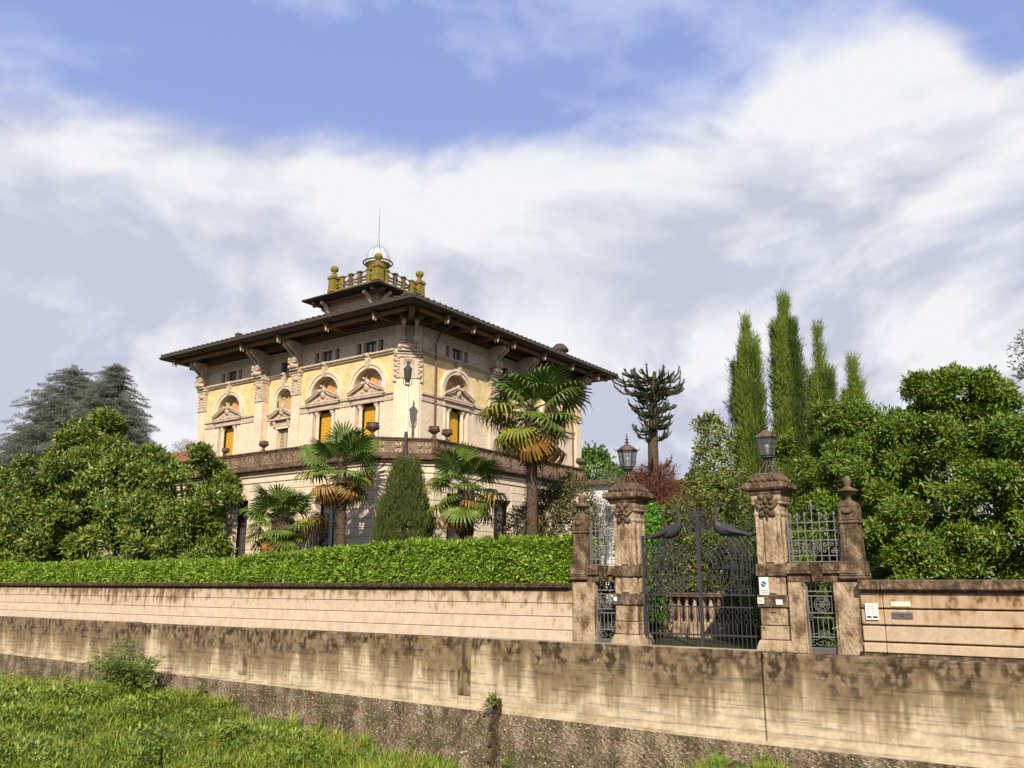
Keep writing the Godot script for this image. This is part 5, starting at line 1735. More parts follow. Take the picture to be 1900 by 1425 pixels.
func limbs(t: Node3D, base: Vector3, tops: Array, r: float, mat: Material, lean := 0.15) -> void:
	var b := B.new()
	var fork := base.lerp(tops[0], 0.35)
	fork.x = lerpf(base.x, fork.x, 0.5); fork.z = lerpf(base.z, fork.z, 0.5)
	b.tube([base - V(0, 0.2, 0), base + V(0, 0.1, 0), fork], [r * 1.4, r * 1.1, r * 0.8], 9)
	make(b, "trunk", mat, t)
	for q in tops:
		b = B.new()
		var m: Vector3 = fork.lerp(q, 0.5) + V(rng.randf_range(-1, 1), rng.randf_range(0, 1), rng.randf_range(-1, 1)) * fork.distance_to(q) * lean
		b.tube([fork, m, q], [r * 0.65, r * 0.4, r * 0.12], 7)
		make(b, "limb", mat, t)
func leafy_tree(called: String, base: Vector3, blobs: Array, kinds: Array, n: int, label: String, cat: String, group := "", smin := 0.8, smax := 1.3, mat := "leaf", depth := 0.35, per := 0.0) -> Node3D:
	var t := thing(called, base, label, cat, group)
	var tops := []
	for q in blobs: tops.append(q[0])
	limbs(t, base, tops, clampf(blobs[0][1].y * 0.06, 0.05, 0.3), M.bark)
	var places := []
	if per > 0:
		places = boughs(blobs, per, int(n * 0.95), smin, smax)
		places.append_array(shell(blobs, int(n * 0.09), smin, smax, 0.4, 0.8))
	else:
		places = shell(blobs, n, smin, smax, 0.4, depth)
	add_mesh(gather(places, kinds), "crown", M[mat], t)
	return t
# ---- palms
func fan(n: int, petiole: float, r: float, droop: float, col: Color, tip: Color, stalk: Color) -> ArrayMesh:
	var v := PackedVector3Array()
	var c := PackedColorArray()
	var w := 0.018
	var hub := V(0, -0.04 * petiole, petiole)
	for q in [[V(-w, 0, 0), V(w, 0, 0), hub + V(w, 0, 0)], [V(-w, 0, 0), hub + V(w, 0, 0), hub - V(w, 0, 0)], [V(0, -w * 1.6, 0), V(0, w, 0), hub], [V(0, -w * 1.6, 0), hub, hub - V(0, w, 0)]]:
		for p in q:
			v.append(p); c.append(stalk)
	for i in n:
		var a := deg_to_rad(lerpf(-128.0, 128.0, (i + 0.5) / n)) + rng.randf_range(-0.03, 0.03)
		var rr := r * (0.82 + 0.18 * cos(a * 0.6)) * rng.randf_range(0.88, 1.06)
		var d := V(sin(a), 0, cos(a))
		var s := V(cos(a), 0, -sin(a))
		var lift := 0.10 * cos(a) - 0.05
		var hw := r * 0.044
		var m := hub + d * rr * 0.55 + V(0, lift * rr + 0.02, 0)
		var e := hub + d * rr * (0.86 - 0.1 * droop) + V(0, lift * rr - droop * rr * 0.16, 0)
		var t := hub + d * rr * (1.0 - 0.22 * droop) + V(rng.randf_range(-0.02, 0.02), lift * rr - droop * rr * rng.randf_range(0.34, 0.62), 0)
		var k := V(0, hw * 0.55, 0)
		var l0 := m - s * hw + k * 0.0
		var r0 := m + s * hw + k * 0.0
		var mm := m + k
		var l1 := e - s * hw * 0.6
		var r1 := e + s * hw * 0.6
		var cc := tint(col, 0.18)
		for q in [[hub, l0, mm], [hub, mm, r0], [l0, l1, mm], [mm, l1, e], [mm, e, r1], [mm, r1, r0]]:
			for p in q:
				v.append(p); c.append(cc)
		var tc := cc.lerp(tip, rng.randf_range(0.3, 0.9))
		for p in [l1, t, r1]:
			v.append(p)
			c.append(tc if p == t else cc)
	return arrays(v, null, c)
func palm(base: Vector3, crown: Vector3, size: float, n: int, old: int, skirt: float, label: String, lowest := -55.0) -> void:
	var t := thing("fan_palm", base, label, "palm tree", "fan palms in front of the villa")
	var b := B.new()
	var pts := []
	var rad := []
	var steps := 26
	for i in steps + 1:
		var k := float(i) / steps
		pts.append(base.lerp(crown, k) + V(sin(k * 3.0) * 0.08, 0, cos(k * 2.0) * 0.05) * k * (1.0 - k) * 3.0)
		rad.append((0.19 + 0.03 * (i % 2) + skirt * smoothstep(0.25, 0.9, k)) * (1.0 if i < steps else 0.6))
	b.tube(pts, rad, 12)
	var trunk := make(b, "trunk", M.bark, t)
	# fibre and old leaf bases that clothe the stem
	var v := PackedVector3Array()
	var c := PackedColorArray()
	var len_ := base.distance_to(crown)
	for i in int(len_ * 110):
		var k := rng.randf()
		var a := rng.randf() * TAU
		var p := base.lerp(crown, k) + V(cos(a), 0, sin(a)) * (0.19 + skirt * smoothstep(0.25, 0.9, k))
		var d := (V(cos(a) * 0.5, rng.randf_range(-1.0, 0.6), sin(a) * 0.5)).normalized()
		add_leaf(v, p, d, d.cross(V(cos(a), 0, sin(a))).normalized(), rng.randf_range(0.10, 0.24) * (1.0 + skirt * 2.0), 0.05, 0.1)
		var col := tint(Color(0.10, 0.068, 0.045), 0.45)
		for q in 6: c.append(col)
	add_mesh(arrays(v, null, c), "trunk_fibre", M.needle, t)
	var green := [Color(0.045, 0.095, 0.022), Color(0.06, 0.12, 0.022), Color(0.085, 0.145, 0.026)]
	var fans := {}
	for q in [["young", Color(0.08, 0.14, 0.024), Color(0.11, 0.17, 0.03), 0.15], ["green", Color(0.095, 0.16, 0.022), Color(0.18, 0.20, 0.03), 0.55], ["mid", Color(0.17, 0.19, 0.022), Color(0.30, 0.22, 0.03), 0.8], ["gold", Color(0.27, 0.215, 0.024), Color(0.26, 0.13, 0.024), 1.1], ["rust", Color(0.22, 0.125, 0.03), Color(0.12, 0.06, 0.025), 1.3], ["dead", Color(0.10, 0.06, 0.036), Color(0.06, 0.035, 0.022), 1.2]]:
		fans[q[0]] = [fan(26, 0.5 * size, 0.58 * size, q[3], q[1], q[2], Color(0.09, 0.12, 0.03)), fan(24, 0.58 * size, 0.54 * size, q[3] * 1.2, tint(q[1], 0.15), q[2], Color(0.10, 0.11, 0.03))]
	for i in n:
		var k := (i + 0.5) / n                      # 0 at the spear, 1 at the oldest leaf
		var az := i * 2.39996 + rng.randf_range(-0.2, 0.2)
		var el := deg_to_rad(lerpf(82.0, lowest, pow(k, 0.8)) + rng.randf_range(-20, 20))
		var age := "young"
		if i >= n - old: age = ["gold", "mid", "rust", "gold", "rust"][i % 5] if i < n - old / 4 else "dead"
		elif k > 0.42: age = ["mid", "green", "mid", "gold", "green"][i % 5]
		elif k > 0.22: age = "green"
		var f := V(cos(az) * cos(el), sin(el), sin(az) * cos(el))
		var x := V(-sin(az), 0, cos(az))
		if i % 2: x = x.rotated(f, rng.randf_range(-0.5, 0.5))
		x = -x
		var y := f.cross(x)
		if y.y < 0 and el < 1.2 and el > -1.2:
			x = -x; y = -y
		var s := rng.randf_range(0.72, 1.12) * (0.85 if k < 0.15 else 1.0)
		put(fans[age][i % 2], "frond", M.frond, t, Transform3D(Basis(x * s, y * s, f * s), crown - V(0, 0.25 * k * size, 0) + f * 0.1))
# ---- a monkey puzzle: bare trunk, ropes of scale leaves turned up at the ends, dead skirt below
func monkey_puzzle() -> void:
	var z := -34.0
	var base := V(-16.55, -1.9, z)
	var t := thing("monkey_puzzle_tree", base, "dark monkey puzzle tree with bare trunk and dead brown skirt behind the gate", "tree")
	var b := B.new()
	b.tube([base, V(-16.5, 3.0, z), V(-16.45, 6.0, z), V(-16.35, 7.6, z), V(-16.25, 9.1, z)], [0.34, 0.27, 0.22, 0.17, 0.08], 9)
	make(b, "trunk", M.bark, t)
	var live := Color(0.036, 0.042, 0.018)
	var dead := Color(0.115, 0.05, 0.032)
	var right := V(0.817, 0, -0.576)
	var n := 165
	for i in n:
		var h := 0.0
		var reach := 0.0
		var rise := 0.0
		var col := live
		var az := i * 2.39996
		if i < 64:           # top candelabra
			h = rng.randf_range(8.0, 8.9); reach = rng.randf_range(0.5, 1.35); rise = rng.randf_range(0.0, 0.75)
		elif i < 122:        # slender middle
			h = rng.randf_range(6.1, 8.0); reach = rng.randf_range(0.4, 1.05); rise = rng.randf_range(0.0, 0.5)
		else:                # dead skirt
			h = rng.randf_range(3.0, 5.1); reach = rng.randf_range(0.6, 1.3); rise = rng.randf_range(-0.15, 0.5); col = dead
		var d := V(cos(az), 0, sin(az))
		if i < 64 and d.dot(right) < -0.3: reach *= 1.3
		var st := V(-16.45 + 0.1 * (h - 6.0) / 3.0, h, z)
		var pts := [st, st + d * reach * 0.38 + V(0, -0.12, 0), st + d * reach * 0.78 + V(0, -0.10 + rise * 0.10, 0), st + d * reach + V(0, rise * 0.45, 0), st + d * reach * 1.03 + V(0, rise, 0)]
		b = B.new()
		b.col = col
		b.tube(pts, [0.025, 0.035, 0.042, 0.038, 0.010], 5)
		var v := PackedVector3Array()
		for k in 64:
			var u := rng.randf() * 3.99
			var s := int(u)
			var p: Vector3 = (pts[s] as Vector3).lerp(pts[s + 1], u - s)
			var f: Vector3 = ((pts[s + 1] as Vector3) - pts[s]).normalized()
			var dd := (f * 0.8 + rand_dir() * 0.7).normalized()
			add_leaf(v, p, dd, dd.cross(rand_dir()).normalized(), 0.12, 0.03, 0.1)
		if i < 122 and i % 2 == 0:                    # side shoots turned up
			for e in 3:
				var p: Vector3 = (pts[1] as Vector3).lerp(pts[2], e / 2.0)
				var q := p + d.rotated(Vector3.UP, rng.randf_range(-0.8, 0.8)) * 0.34 + V(0, rng.randf_range(0.10, 0.34), 0)
				b.tube([p, p.lerp(q, 0.6) + V(0, -0.05, 0), q], [0.025, 0.035, 0.010], 5)
		var c := PackedColorArray()
		for k in v.size() / 6:
			var cc := tint(col, 0.35)
			for e in 6: c.append(cc)
		var av := PackedVector3Array(b.v)
		av.append_array(v)
		var ac := PackedColorArray(b.c)
		ac.append_array(c)
		add_mesh(arrays(av, null, ac), "branch", M.needle, t)
	# matted dead twigs
	var kinds := clumps(4, 60, 0.42, 0.22, 0.02, "round", [dead, Color(0.16, 0.07, 0.045), Color(0.07, 0.03, 0.02)], 0.3)
	add_mesh(gather(shell([[V(-16.5, 3.9, z), V(1.15, 1.0, 1.15)], [V(-16.2, 2.4, z), V(1.3, 1.2, 1.2)]], 330, 0.8, 1.3, 0.3, 0.7), kinds), "dead_foliage", M.needle, t)
func cypress(x: float, z: float, top: float, w: float, kinds: Array, label: String) -> void:
	var base := V(x, -1.9, z)
	var t := thing("cypress_tree", base, label, "cypress", "slender cypresses behind the gate")
	var b := B.new()
	b.tube([base, V(x, top * 0.5, z), V(x, top - 0.6, z)], [0.2, 0.12, 0.03], 7)
	make(b, "trunk", M.bark, t)
	var stems := 9
	var f := FastNoiseLite.new()
	f.seed = int(absf(x) * 10.0); f.frequency = 0.9
	for j in stems:                                   # bundled upright stems, each ending in its own ragged tip
		var places := []
		var sa := TAU * j / stems + rng.randf_range(-0.3, 0.3)
		var so := w * (0.0 if j == 0 else rng.randf_range(0.45, 0.78))
		var sh := top - (0.0 if j == 0 else rng.randf_range(0.7, 3.4))
		var sw := w * rng.randf_range(0.34, 0.50)
		for i in int((sh + 1.0) * 44):
			var k := pow(rng.randf(), 0.85)
			var y := lerpf(-1.0, sh - 0.55, k)
			var prof := sw * (1.0 - smoothstep(0.80, 1.0, k) * 0.85)
			var a := rng.randf() * TAU
			if f.get_noise_2d(a * 1.5 + j * 7.0, y * 0.8) < -0.12: continue
			var r := prof * sqrt(rng.randf_range(0.2, 1.0))
			var out := 0.30 if rng.randf() < 0.3 else 0.10
			places.append(turned(V(x + cos(sa) * so + cos(a) * r, y, z + sin(sa) * so + sin(a) * r), (V(cos(sa + 0.5 * sin(a)) * out, 1, sin(sa + 0.5 * sin(a)) * out) + rand_dir() * 0.06).normalized(), rng.randf_range(0.6, 1.35) * (1.0 - 0.3 * k)))
		add_mesh(gather(places, kinds[j % kinds.size()]), "foliage", M.needle, t)
func cedar() -> void:
	var base := V(-87.0, -1.9, -46.0)
	var t := thing("blue_cedar", base, "blue grey cedar with two pointed tops behind the magnolia", "cedar")
	var kinds := clumps(6, 150, 1.0, 0.40, 0.06, "flat", [Color(0.10, 0.125, 0.10), Color(0.14, 0.165, 0.14), Color(0.08, 0.105, 0.08), Color(0.18, 0.20, 0.17)], 0.25)
	for q in [[V(-89.5, 0, -46), 22.0, 8.5], [V(-82.2, 0, -46.5), 21.2, 6.6], [V(-99.0, 0, -47), 17.0, 7.5], [V(-86.0, 0, -47.5), 20.0, 7.5], [V(-93.5, 0, -47.0), 18.6, 6.0], [V(-78.5, 0, -46.5), 16.0, 5.0]]:
		var o: Vector3 = q[0]
		var top: float = q[1]
		var b := B.new()
		b.tube([base if q[2] < 8 else base, V(o.x, top * 0.4, o.z), V(o.x, top, o.z)], [0.55, 0.35, 0.04], 8)
		make(b, "trunk", M.bark, t)
		var places := []
		var y := 3.0
		while y < top:
			var k := (y - 3.0) / (top - 3.0)
			var reach: float = q[2] * pow(1.0 - k, 0.52) + 0.3
			for j in 13:
				var a := rng.randf() * TAU
				var rr := reach * rng.randf_range(0.7, 1.1)
				var steps := maxi(2, int(rr / 0.75))
				for s in steps:
					var u := (s + rng.randf()) / steps
					if u < 0.25 and steps > 3: continue
					places.append(turned(V(o.x + cos(a) * rr * u, y + rr * 0.16 * u + rng.randf_range(-0.15, 0.15), o.z + sin(a) * rr * u), (V(cos(a) * 0.25, 1, sin(a) * 0.25) + rand_dir() * 0.2).normalized(), rng.randf_range(0.7, 1.15) * (0.55 + 0.45 * (1.0 - k))))
			y += 0.50
		for i in 8: places.append(turned(V(o.x, top - 0.2 + i * 0.1, o.z), Vector3.UP, 0.3))
		add_mesh(gather(places, kinds), "crown", M.needle, t)

func build_hedge() -> void:
	var t := thing("clipped_hedge", V(-35, -1.9, -25.2), "long bright green clipped laurel hedge on top of the garden wall", "hedge")
	var kinds := clumps(6, 46, 0.24, 0.15, 0.065, "round", [Color(0.115, 0.23, 0.016), Color(0.15, 0.285, 0.02), Color(0.06, 0.13, 0.012), Color(0.20, 0.31, 0.03), Color(0.13, 0.16, 0.03)], 0.32)
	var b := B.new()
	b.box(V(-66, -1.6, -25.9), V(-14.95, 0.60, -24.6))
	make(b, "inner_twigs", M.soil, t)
	var f := FastNoiseLite.new()
	f.seed = 8; f.frequency = 0.35
	var places := []
	var x := -66.0
	while x < -14.85:
		var fine := 1.0 if x > -45 else 0.7
		var h := 0.84 + 0.50 * smoothstep(-36.0, -22.0, x) + 0.15 * f.get_noise_2d(x, 0.0) + 0.09 * f.get_noise_2d(x * 4.0, 9.0) - 0.06
		for k in int(15 * fine):
			var y := rng.randf_range(-0.12, h)
			var bulge := 0.14 * f.get_noise_2d(x * 1.6, y * 2.5 + 40.0)
			places.append(turned(V(x + rng.randf_range(-0.15, 0.15), y, -24.32 - 0.10 * pow(y / h, 2.0) + bulge - rng.randf() * 0.15), (V(0, 0.5, 1) + rand_dir() * 0.5).normalized(), rng.randf_range(0.7, 1.15) / sqrt(fine)))
		for k in int(12 * fine):
			var z := rng.randf_range(-26.0, -24.4)
			places.append(turned(V(x + rng.randf_range(-0.15, 0.15), h - 0.10 + 0.10 * f.get_noise_2d(x * 2.0, z * 2.0) + rng.randf() * 0.08, z), (V(0, 1, 0.2) + rand_dir() * 0.5).normalized(), rng.randf_range(0.7, 1.15) / sqrt(fine)))
		x += 0.16
	for k in 420:                                     # stray shoots above the clipped line
		var sx := rng.randf_range(-60.0, -15.0)
		var sh := 0.84 + 0.50 * smoothstep(-36.0, -22.0, sx) + 0.15 * f.get_noise_2d(sx, 0.0)
		places.append(turned(V(sx, sh + rng.randf_range(-0.05, 0.16), rng.randf_range(-25.6, -24.4)), (V(0, 1, 0) + rand_dir() * 0.2).normalized(), rng.randf_range(0.4, 0.75)))
	for k in 110:
		places.append(turned(V(-14.88 + rng.randf_range(-0.1, 0.1), rng.randf_range(-0.05, 1.35), rng.randf_range(-25.9, -24.4)), (V(1, 0.4, 0) + rand_dir() * 0.4).normalized(), 1.0))
	add_mesh(gather(places, kinds), "foliage", M.leaf, t)
func build_trees() -> void:
	# broad evergreen magnolias at the far end of the garden
	var mag := clumps(8, 62, 0.62, 0.30, 0.115, "round", [Color(0.112, 0.165, 0.022), Color(0.143, 0.193, 0.029), Color(0.077, 0.127, 0.019), Color(0.186, 0.214, 0.038), Color(0.054, 0.099, 0.017)], 0.28)
	leafy_tree("magnolia_tree", V(-54, -1.9, -29.5), [[V(-54.3, 8.0, -29.5), V(1.9, 2.5, 2.0)], [V(-54.6, 5.6, -29.3), V(3.6, 3.2, 3.0)], [V(-59.0, 3.2, -29), V(4.0, 3.9, 3.2)], [V(-50.5, 4.2, -29), V(3.6, 3.6, 3.0)], [V(-55, 1.2, -28.2), V(7.5, 3.2, 2.6)], [V(-63.5, 1.2, -29), V(3.6, 3.6, 3.2)], [V(-48.2, 5.6, -29.5), V(1.7, 1.9, 1.8)]], mag, 2600, "large olive green magnolia with pointed top left of the villa", "magnolia", "", 0.8, 1.25, "leaf", 0.35, 32)
	leafy_tree("magnolia_tree", V(-43.2, -1.9, -28.5), [[V(-43.4, 3.2, -28.6), V(2.6, 3.2, 2.2)], [V(-41.2, 4.4, -28.6), V(1.5, 2.4, 1.5)], [V(-42.8, 0.5, -28), V(3.0, 2.4, 2.0)], [V(-40.6, 1.6, -28.4), V(1.5, 2.8, 1.5)]], mag, 700, "smaller magnolia reaching up to the terrace rail at the villa's end", "magnolia", "", 0.7, 1.05, "leaf", 0.35, 18)
	cedar()
	var needle := clumps(5, 110, 0.8, 0.34, 0.035, "flat", [Color(0.06, 0.085, 0.065), Color(0.10, 0.13, 0.10)], 0.25)
	leafy_tree("distant_cedar", V(-66.5, -1.9, -45), [[V(-66.3, 8.6, -45), V(2.0, 3.6, 2.0)]], needle, 90, "blue green cedar tip just left of the villa wall", "cedar", "", 0.8, 1.2, "needle", 0.9)
	# upright yew at the canted corner
	var yew := clumps(6, 60, 0.5, 0.20, 0.030, "spray", [Color(0.043, 0.068, 0.014), Color(0.060, 0.089, 0.017), Color(0.025, 0.047, 0.011), Color(0.085, 0.106, 0.022)], 0.3)
	var t := thing("columnar_yew", V(-25.7, -1.9, -28.3), "dark upright clipped yew below the villa's canted corner", "yew")
	var b := B.new()
	b.tube([V(-25.7, -1.9, -28.3), V(-25.7, 2.5, -28.3), V(-25.75, 4.6, -28.3)], [0.2, 0.12, 0.03], 7)
	make(b, "trunk", M.bark, t)
	var places := []
	for i in 1350:
		var k := rng.randf()
		var y := lerpf(-1.4, 4.9, k)
		var w := 1.28 * (1.0 - smoothstep(0.50, 1.02, k) * 0.62) * (0.85 + 0.15 * smoothstep(0.0, 0.3, k))
		var a := rng.randf() * TAU
		var r := w * sqrt(rng.randf_range(0.4, 1.0)) * (1.0 + 0.10 * sin(a * 5.0))
		var lean := 0.25 * (1.0 - k)
		places.append(turned(V(-25.7 + cos(a) * r, y - 0.25 * absf(sin(a * 2.5)) * k, -28.3 + sin(a) * r), (V(cos(a) * lean, 1, sin(a) * lean) + rand_dir() * 0.08).normalized(), rng.randf_range(0.7, 1.15)))
	add_mesh(gather(places, yew), "crown", M.needle, t)
	palm(V(-33.6, -1.9, -28.3), V(-33.65, 3.1, -28.3), 2.0, 36, 5, 0.34, "short shaggy fan palm, lowest of the four before the villa", -42.0)
	palm(V(-29.2, -1.9, -28.0), V(-29.4, 5.35, -28.0), 2.05, 36, 10, 0.03, "fan palm with rust coloured lower leaves left of the yew", -62.0)
	palm(V(-22.4, -1.9, -28.5), V(-22.5, 4.1, -28.5), 1.85, 34, 8, 0.14, "fan palm with drooping gold leaves right of the yew", -60.0)
	palm(V(-18.52, -1.9, -27.5), V(-18.5, 6.75, -27.5), 2.2, 50, 14, 0.02, "tallest fan palm, its crown against the dark eaves", -58.0)
	var dark := clumps(6, 46, 0.34, 0.14, 0.05, "round", [Color(0.045, 0.06, 0.014), Color(0.075, 0.085, 0.018), Color(0.03, 0.042, 0.012), Color(0.12, 0.115, 0.028)], 0.3)
	leafy_tree("garden_shrub", V(-19.2, -1.9, -30.0), [[V(-19.4, 1.6, -30), V(1.3, 2.4, 1.3)], [V(-18.3, 1.8, -30.2), V(1.1, 2.5, 1.2)]], dark, 330, "dark olive shrub behind the tallest palm's trunk", "shrub")
	leafy_tree("garden_shrub", V(-21.3, -1.9, -31.5), [[V(-21.2, 1.2, -31.5), V(1.4, 2.2, 1.3)]], dark, 170, "dark shrub between the two right hand palms", "shrub")
	monkey_puzzle()
	var cyp := [clumps(4, 46, 0.66, 0.30, 0.026, "spray", [Color(0.09, 0.15, 0.018), Color(0.125, 0.19, 0.022)], 0.3), clumps(4, 46, 0.66, 0.30, 0.026, "spray", [Color(0.05, 0.09, 0.014), Color(0.035, 0.065, 0.012)], 0.3), clumps(4, 46, 0.66, 0.30, 0.026, "spray", [Color(0.14, 0.195, 0.026), Color(0.10, 0.15, 0.022)], 0.3)]
	cypress(-12.75, -36.0, 11.7, 0.60, cyp, "cypress with forked top nearest the monkey puzzle tree")
	cypress(-11.0, -36.0, 12.3, 0.55, cyp, "tallest slender cypress, second from the monkey puzzle tree")
	cypress(-9.75, -36.3, 10.8, 0.50, cyp, "third cypress from the monkey puzzle tree, its top rounded")
	cypress(-8.4, -36.0, 9.2, 0.36, cyp, "short cypress tip showing above the laurels")
	# laurels over the wall on the other side of the gate
	var lau := clumps(8, 64, 0.34, 0.135, 0.055, "round", [Color(0.073, 0.149, 0.012), Color(0.098, 0.184, 0.017), Color(0.048, 0.107, 0.010), Color(0.132, 0.204, 0.022), Color(0.139, 0.161, 0.022)], 0.25)
	leafy_tree("laurel_tree", V(-4.6, -1.9, -27.4), [[V(-4.6, 2.2, -27.3), V(1.9, 2.5, 1.7)], [V(-3.9, 5.25, -27.6), V(0.75, 0.95, 0.8)], [V(-2.75, 4.85, -27.6), V(0.42, 0.85, 0.5)], [V(-4.9, 4.1, -27.6), V(1.1, 0.75, 1.0)], [V(-3.3, 3.9, -27.4), V(1.2, 0.8, 1.0)], [V(-5.2, 0.9, -26.6), V(1.3, 1.5, 1.0)], [V(-3.0, 1.2, -26.6), V(1.6, 1.9, 1.1)]], lau, 1900, "big bright laurel with two leafy tops above the wall right of the gate", "laurel tree", "laurel trees above the wall", 0.75, 1.2, "leaf", 0.35, 24)
	leafy_tree("laurel_tree", V(-1.3, -1.9, -27.6), [[V(-1.5, 1.8, -27.2), V(1.7, 2.7, 1.6)], [V(-2.2, 3.6, -27.8), V(1.1, 1.2, 1.1)], [V(0.4, 1.4, -27.4), V(1.6, 3.2, 1.6)]], lau, 1000, "bright laurel at the photo's edge beside the dark branchy tree", "laurel tree", "laurel trees above the wall", 0.75, 1.2, "leaf", 0.35, 24)
	leafy_tree("laurel_tree", V(-7.4, -1.9, -30.0), [[V(-7.3, 3.4, -30), V(1.5, 2.5, 1.4)], [V(-8.5, 2.2, -30), V(1.2, 3.3, 1.3)], [V(-6.3, 3.9, -30.3), V(1.3, 1.8, 1.3)], [V(-7.4, 0.6, -29.2), V(2.0, 2.2, 1.2)]], lau, 1250, "laurel with dark gaps behind the lantern of the signed pillar", "laurel tree", "laurel trees above the wall", 0.8, 1.25, "leaf", 0.35, 22)
	leafy_tree("laurel_tree", V(-3.2, -1.9, -31.5), [[V(-3.2, 1.6, -31.5), V(3.4, 3.3, 1.2)], [V(0.6, 1.4, -31.0), V(2.4, 2.8, 1.2)]], lau, 520, "laurel mass showing only through gaps behind the two bright laurels", "laurel tree", "laurel trees above the wall", 1.1, 1.7)
	var pale := clumps(6, 40, 0.36, 0.18, 0.08, "round", [Color(0.11, 0.15, 0.03), Color(0.15, 0.185, 0.04), Color(0.07, 0.105, 0.02), Color(0.20, 0.21, 0.06)], 0.28)
	leafy_tree("small_garden_tree", V(-13.6, -1.9, -33.5), [[V(-13.5, 4.6, -33.5), V(0.7, 2.0, 0.9)], [V(-13.8, 3.2, -33.2), V(0.75, 1.5, 0.9)]], pale, 210, "small yellow green tree before the first cypress", "tree", "", 0.7, 1.1, "leaf", 0.6)
	var grey := clumps(5, 50, 0.5, 0.20, 0.06, "round", [Color(0.05, 0.07, 0.045), Color(0.08, 0.10, 0.07)], 0.3)
	leafy_tree("branchy_tree", V(-0.9, -1.9, -34.0), [[V(-1.7, 6.0, -34), V(0.9, 3.0, 1.0)], [V(-1.2, 3.4, -34), V(1.5, 2.4, 1.3)]], grey, 150, "dark grey green tree cut by the photo's edge", "tree", "", 0.6, 1.0, "leaf_matt", 0.8)
	# shrubs seen through and beside the gate
	var mix := clumps(6, 44, 0.30, 0.15, 0.055, "round", [Color(0.06, 0.085, 0.018), Color(0.10, 0.12, 0.026), Color(0.035, 0.055, 0.012), Color(0.16, 0.16, 0.035), Color(0.08, 0.13, 0.03)], 0.3)
	leafy_tree("gate_shrub", V(-13.6, -1.9, -30.6), [[V(-13.7, 1.1, -30.6), V(1.2, 2.3, 1.0)], [V(-12.8, 1.1, -31.2), V(1.1, 2.0, 1.0)]], mix, 330, "mixed shrub seen through the gate leaf nearer the villa", "shrub", "", 0.8, 1.2, "leaf", 0.6)
	leafy_tree("gate_shrub", V(-11.0, -1.9, -30.4), [[V(-11.1, 1.2, -30.6), V(1.2, 2.6, 1.0)], [V(-9.9, 0.8, -29.6), V(1.1, 2.2, 1.0)]], mix, 380, "mixed shrub seen through the gate leaf with the signed pillar", "shrub", "", 0.8, 1.2, "leaf", 0.6)
	leafy_tree("gate_shrub", V(-9.2, -1.9, -27.4), [[V(-9.6, -0.4, -27.4), V(0.8, 1.0, 0.7)], [V(-8.8, -0.2, -27.6), V(0.9, 1.3, 0.8)]], lau, 150, "low green shrub just inside the gate by the signed pillar", "shrub", "", 0.7, 1.0)
	leafy_tree("gate_shrub", V(-10.4, -1.9, -28.6), [[V(-10.5, -1.0, -28.6), V(0.9, 0.9, 0.7)], [V(-9.7, -0.7, -28.4), V(0.8, 1.2, 0.7)]], mix, 190, "dark shrub at the end of the drive balustrade behind the gate", "shrub", "", 0.8, 1.2, "leaf", 0.6)
	leafy_tree("gate_shrub", V(-14.0, -1.9, -28.0), [[V(-13.9, -1.0, -28.0), V(0.7, 0.9, 0.6)]], mix, 90, "dark shrub before the drive balustrade nearer the villa", "shrub", "", 0.7, 1.1, "leaf", 0.6)
	leafy_tree("gate_shrub", V(-15.6, -1.9, -27.6), [[V(-15.6, -0.8, -27.6), V(0.9, 1.1, 0.7)], [V(-16.6, -0.6, -28.0), V(0.9, 1.2, 0.7)]], dark, 150, "dark shrub seen through the narrow door nearer the hedge", "shrub", "", 0.8, 1.2, "leaf", 0.6)
	var rust := clumps(5, 44, 0.30, 0.14, 0.045, "round", [Color(0.12, 0.055, 0.026), Color(0.15, 0.085, 0.03), Color(0.07, 0.035, 0.02), Color(0.10, 0.10, 0.03)], 0.3)
	leafy_tree("dry_shrub", V(-15.2, -1.9, -31.6), [[V(-15.2, 1.6, -31.6), V(1.2, 2.0, 1.0)], [V(-14.3, 2.3, -32.2), V(1.0, 1.3, 0.9)]], rust, 230, "brown dry shrub between the gate pillar and monkey puzzle trunk", "shrub", "", 0.8, 1.2, "leaf_matt", 0.7)
	var vine := clumps(4, 26, 0.16, 0.11, 0.09, "round", [Color(0.09, 0.24, 0.025), Color(0.12, 0.29, 0.04), Color(0.06, 0.17, 0.02)], 0.2)
	t = thing("climbing_vine", V(-13.0, -1.9, -26.6), "bright green vine climbing beside the lantern pillar inside the gate", "vine")
	b = B.new()
	b.tube([V(-13.0, -1.9, -26.6), V(-12.95, 0.4, -26.6), V(-13.05, 1.6, -26.6), V(-13.0, 2.7, -26.6)], 0.03, 6)
	make(b, "stem", M.bark, t)
	places = []
	for i in 95:
		var k := rng.randf()
		places.append(turned(V(-13.0 + rng.randf_range(-0.22, 0.22), lerpf(-1.2, 2.75, k), -26.55 + rng.randf_range(-0.12, 0.12)), (V(0, 0.2, 1) + rand_dir() * 0.6).normalized(), rng.randf_range(0.7, 1.1)))
	add_mesh(gather(places, vine), "foliage", M.leaf, t)
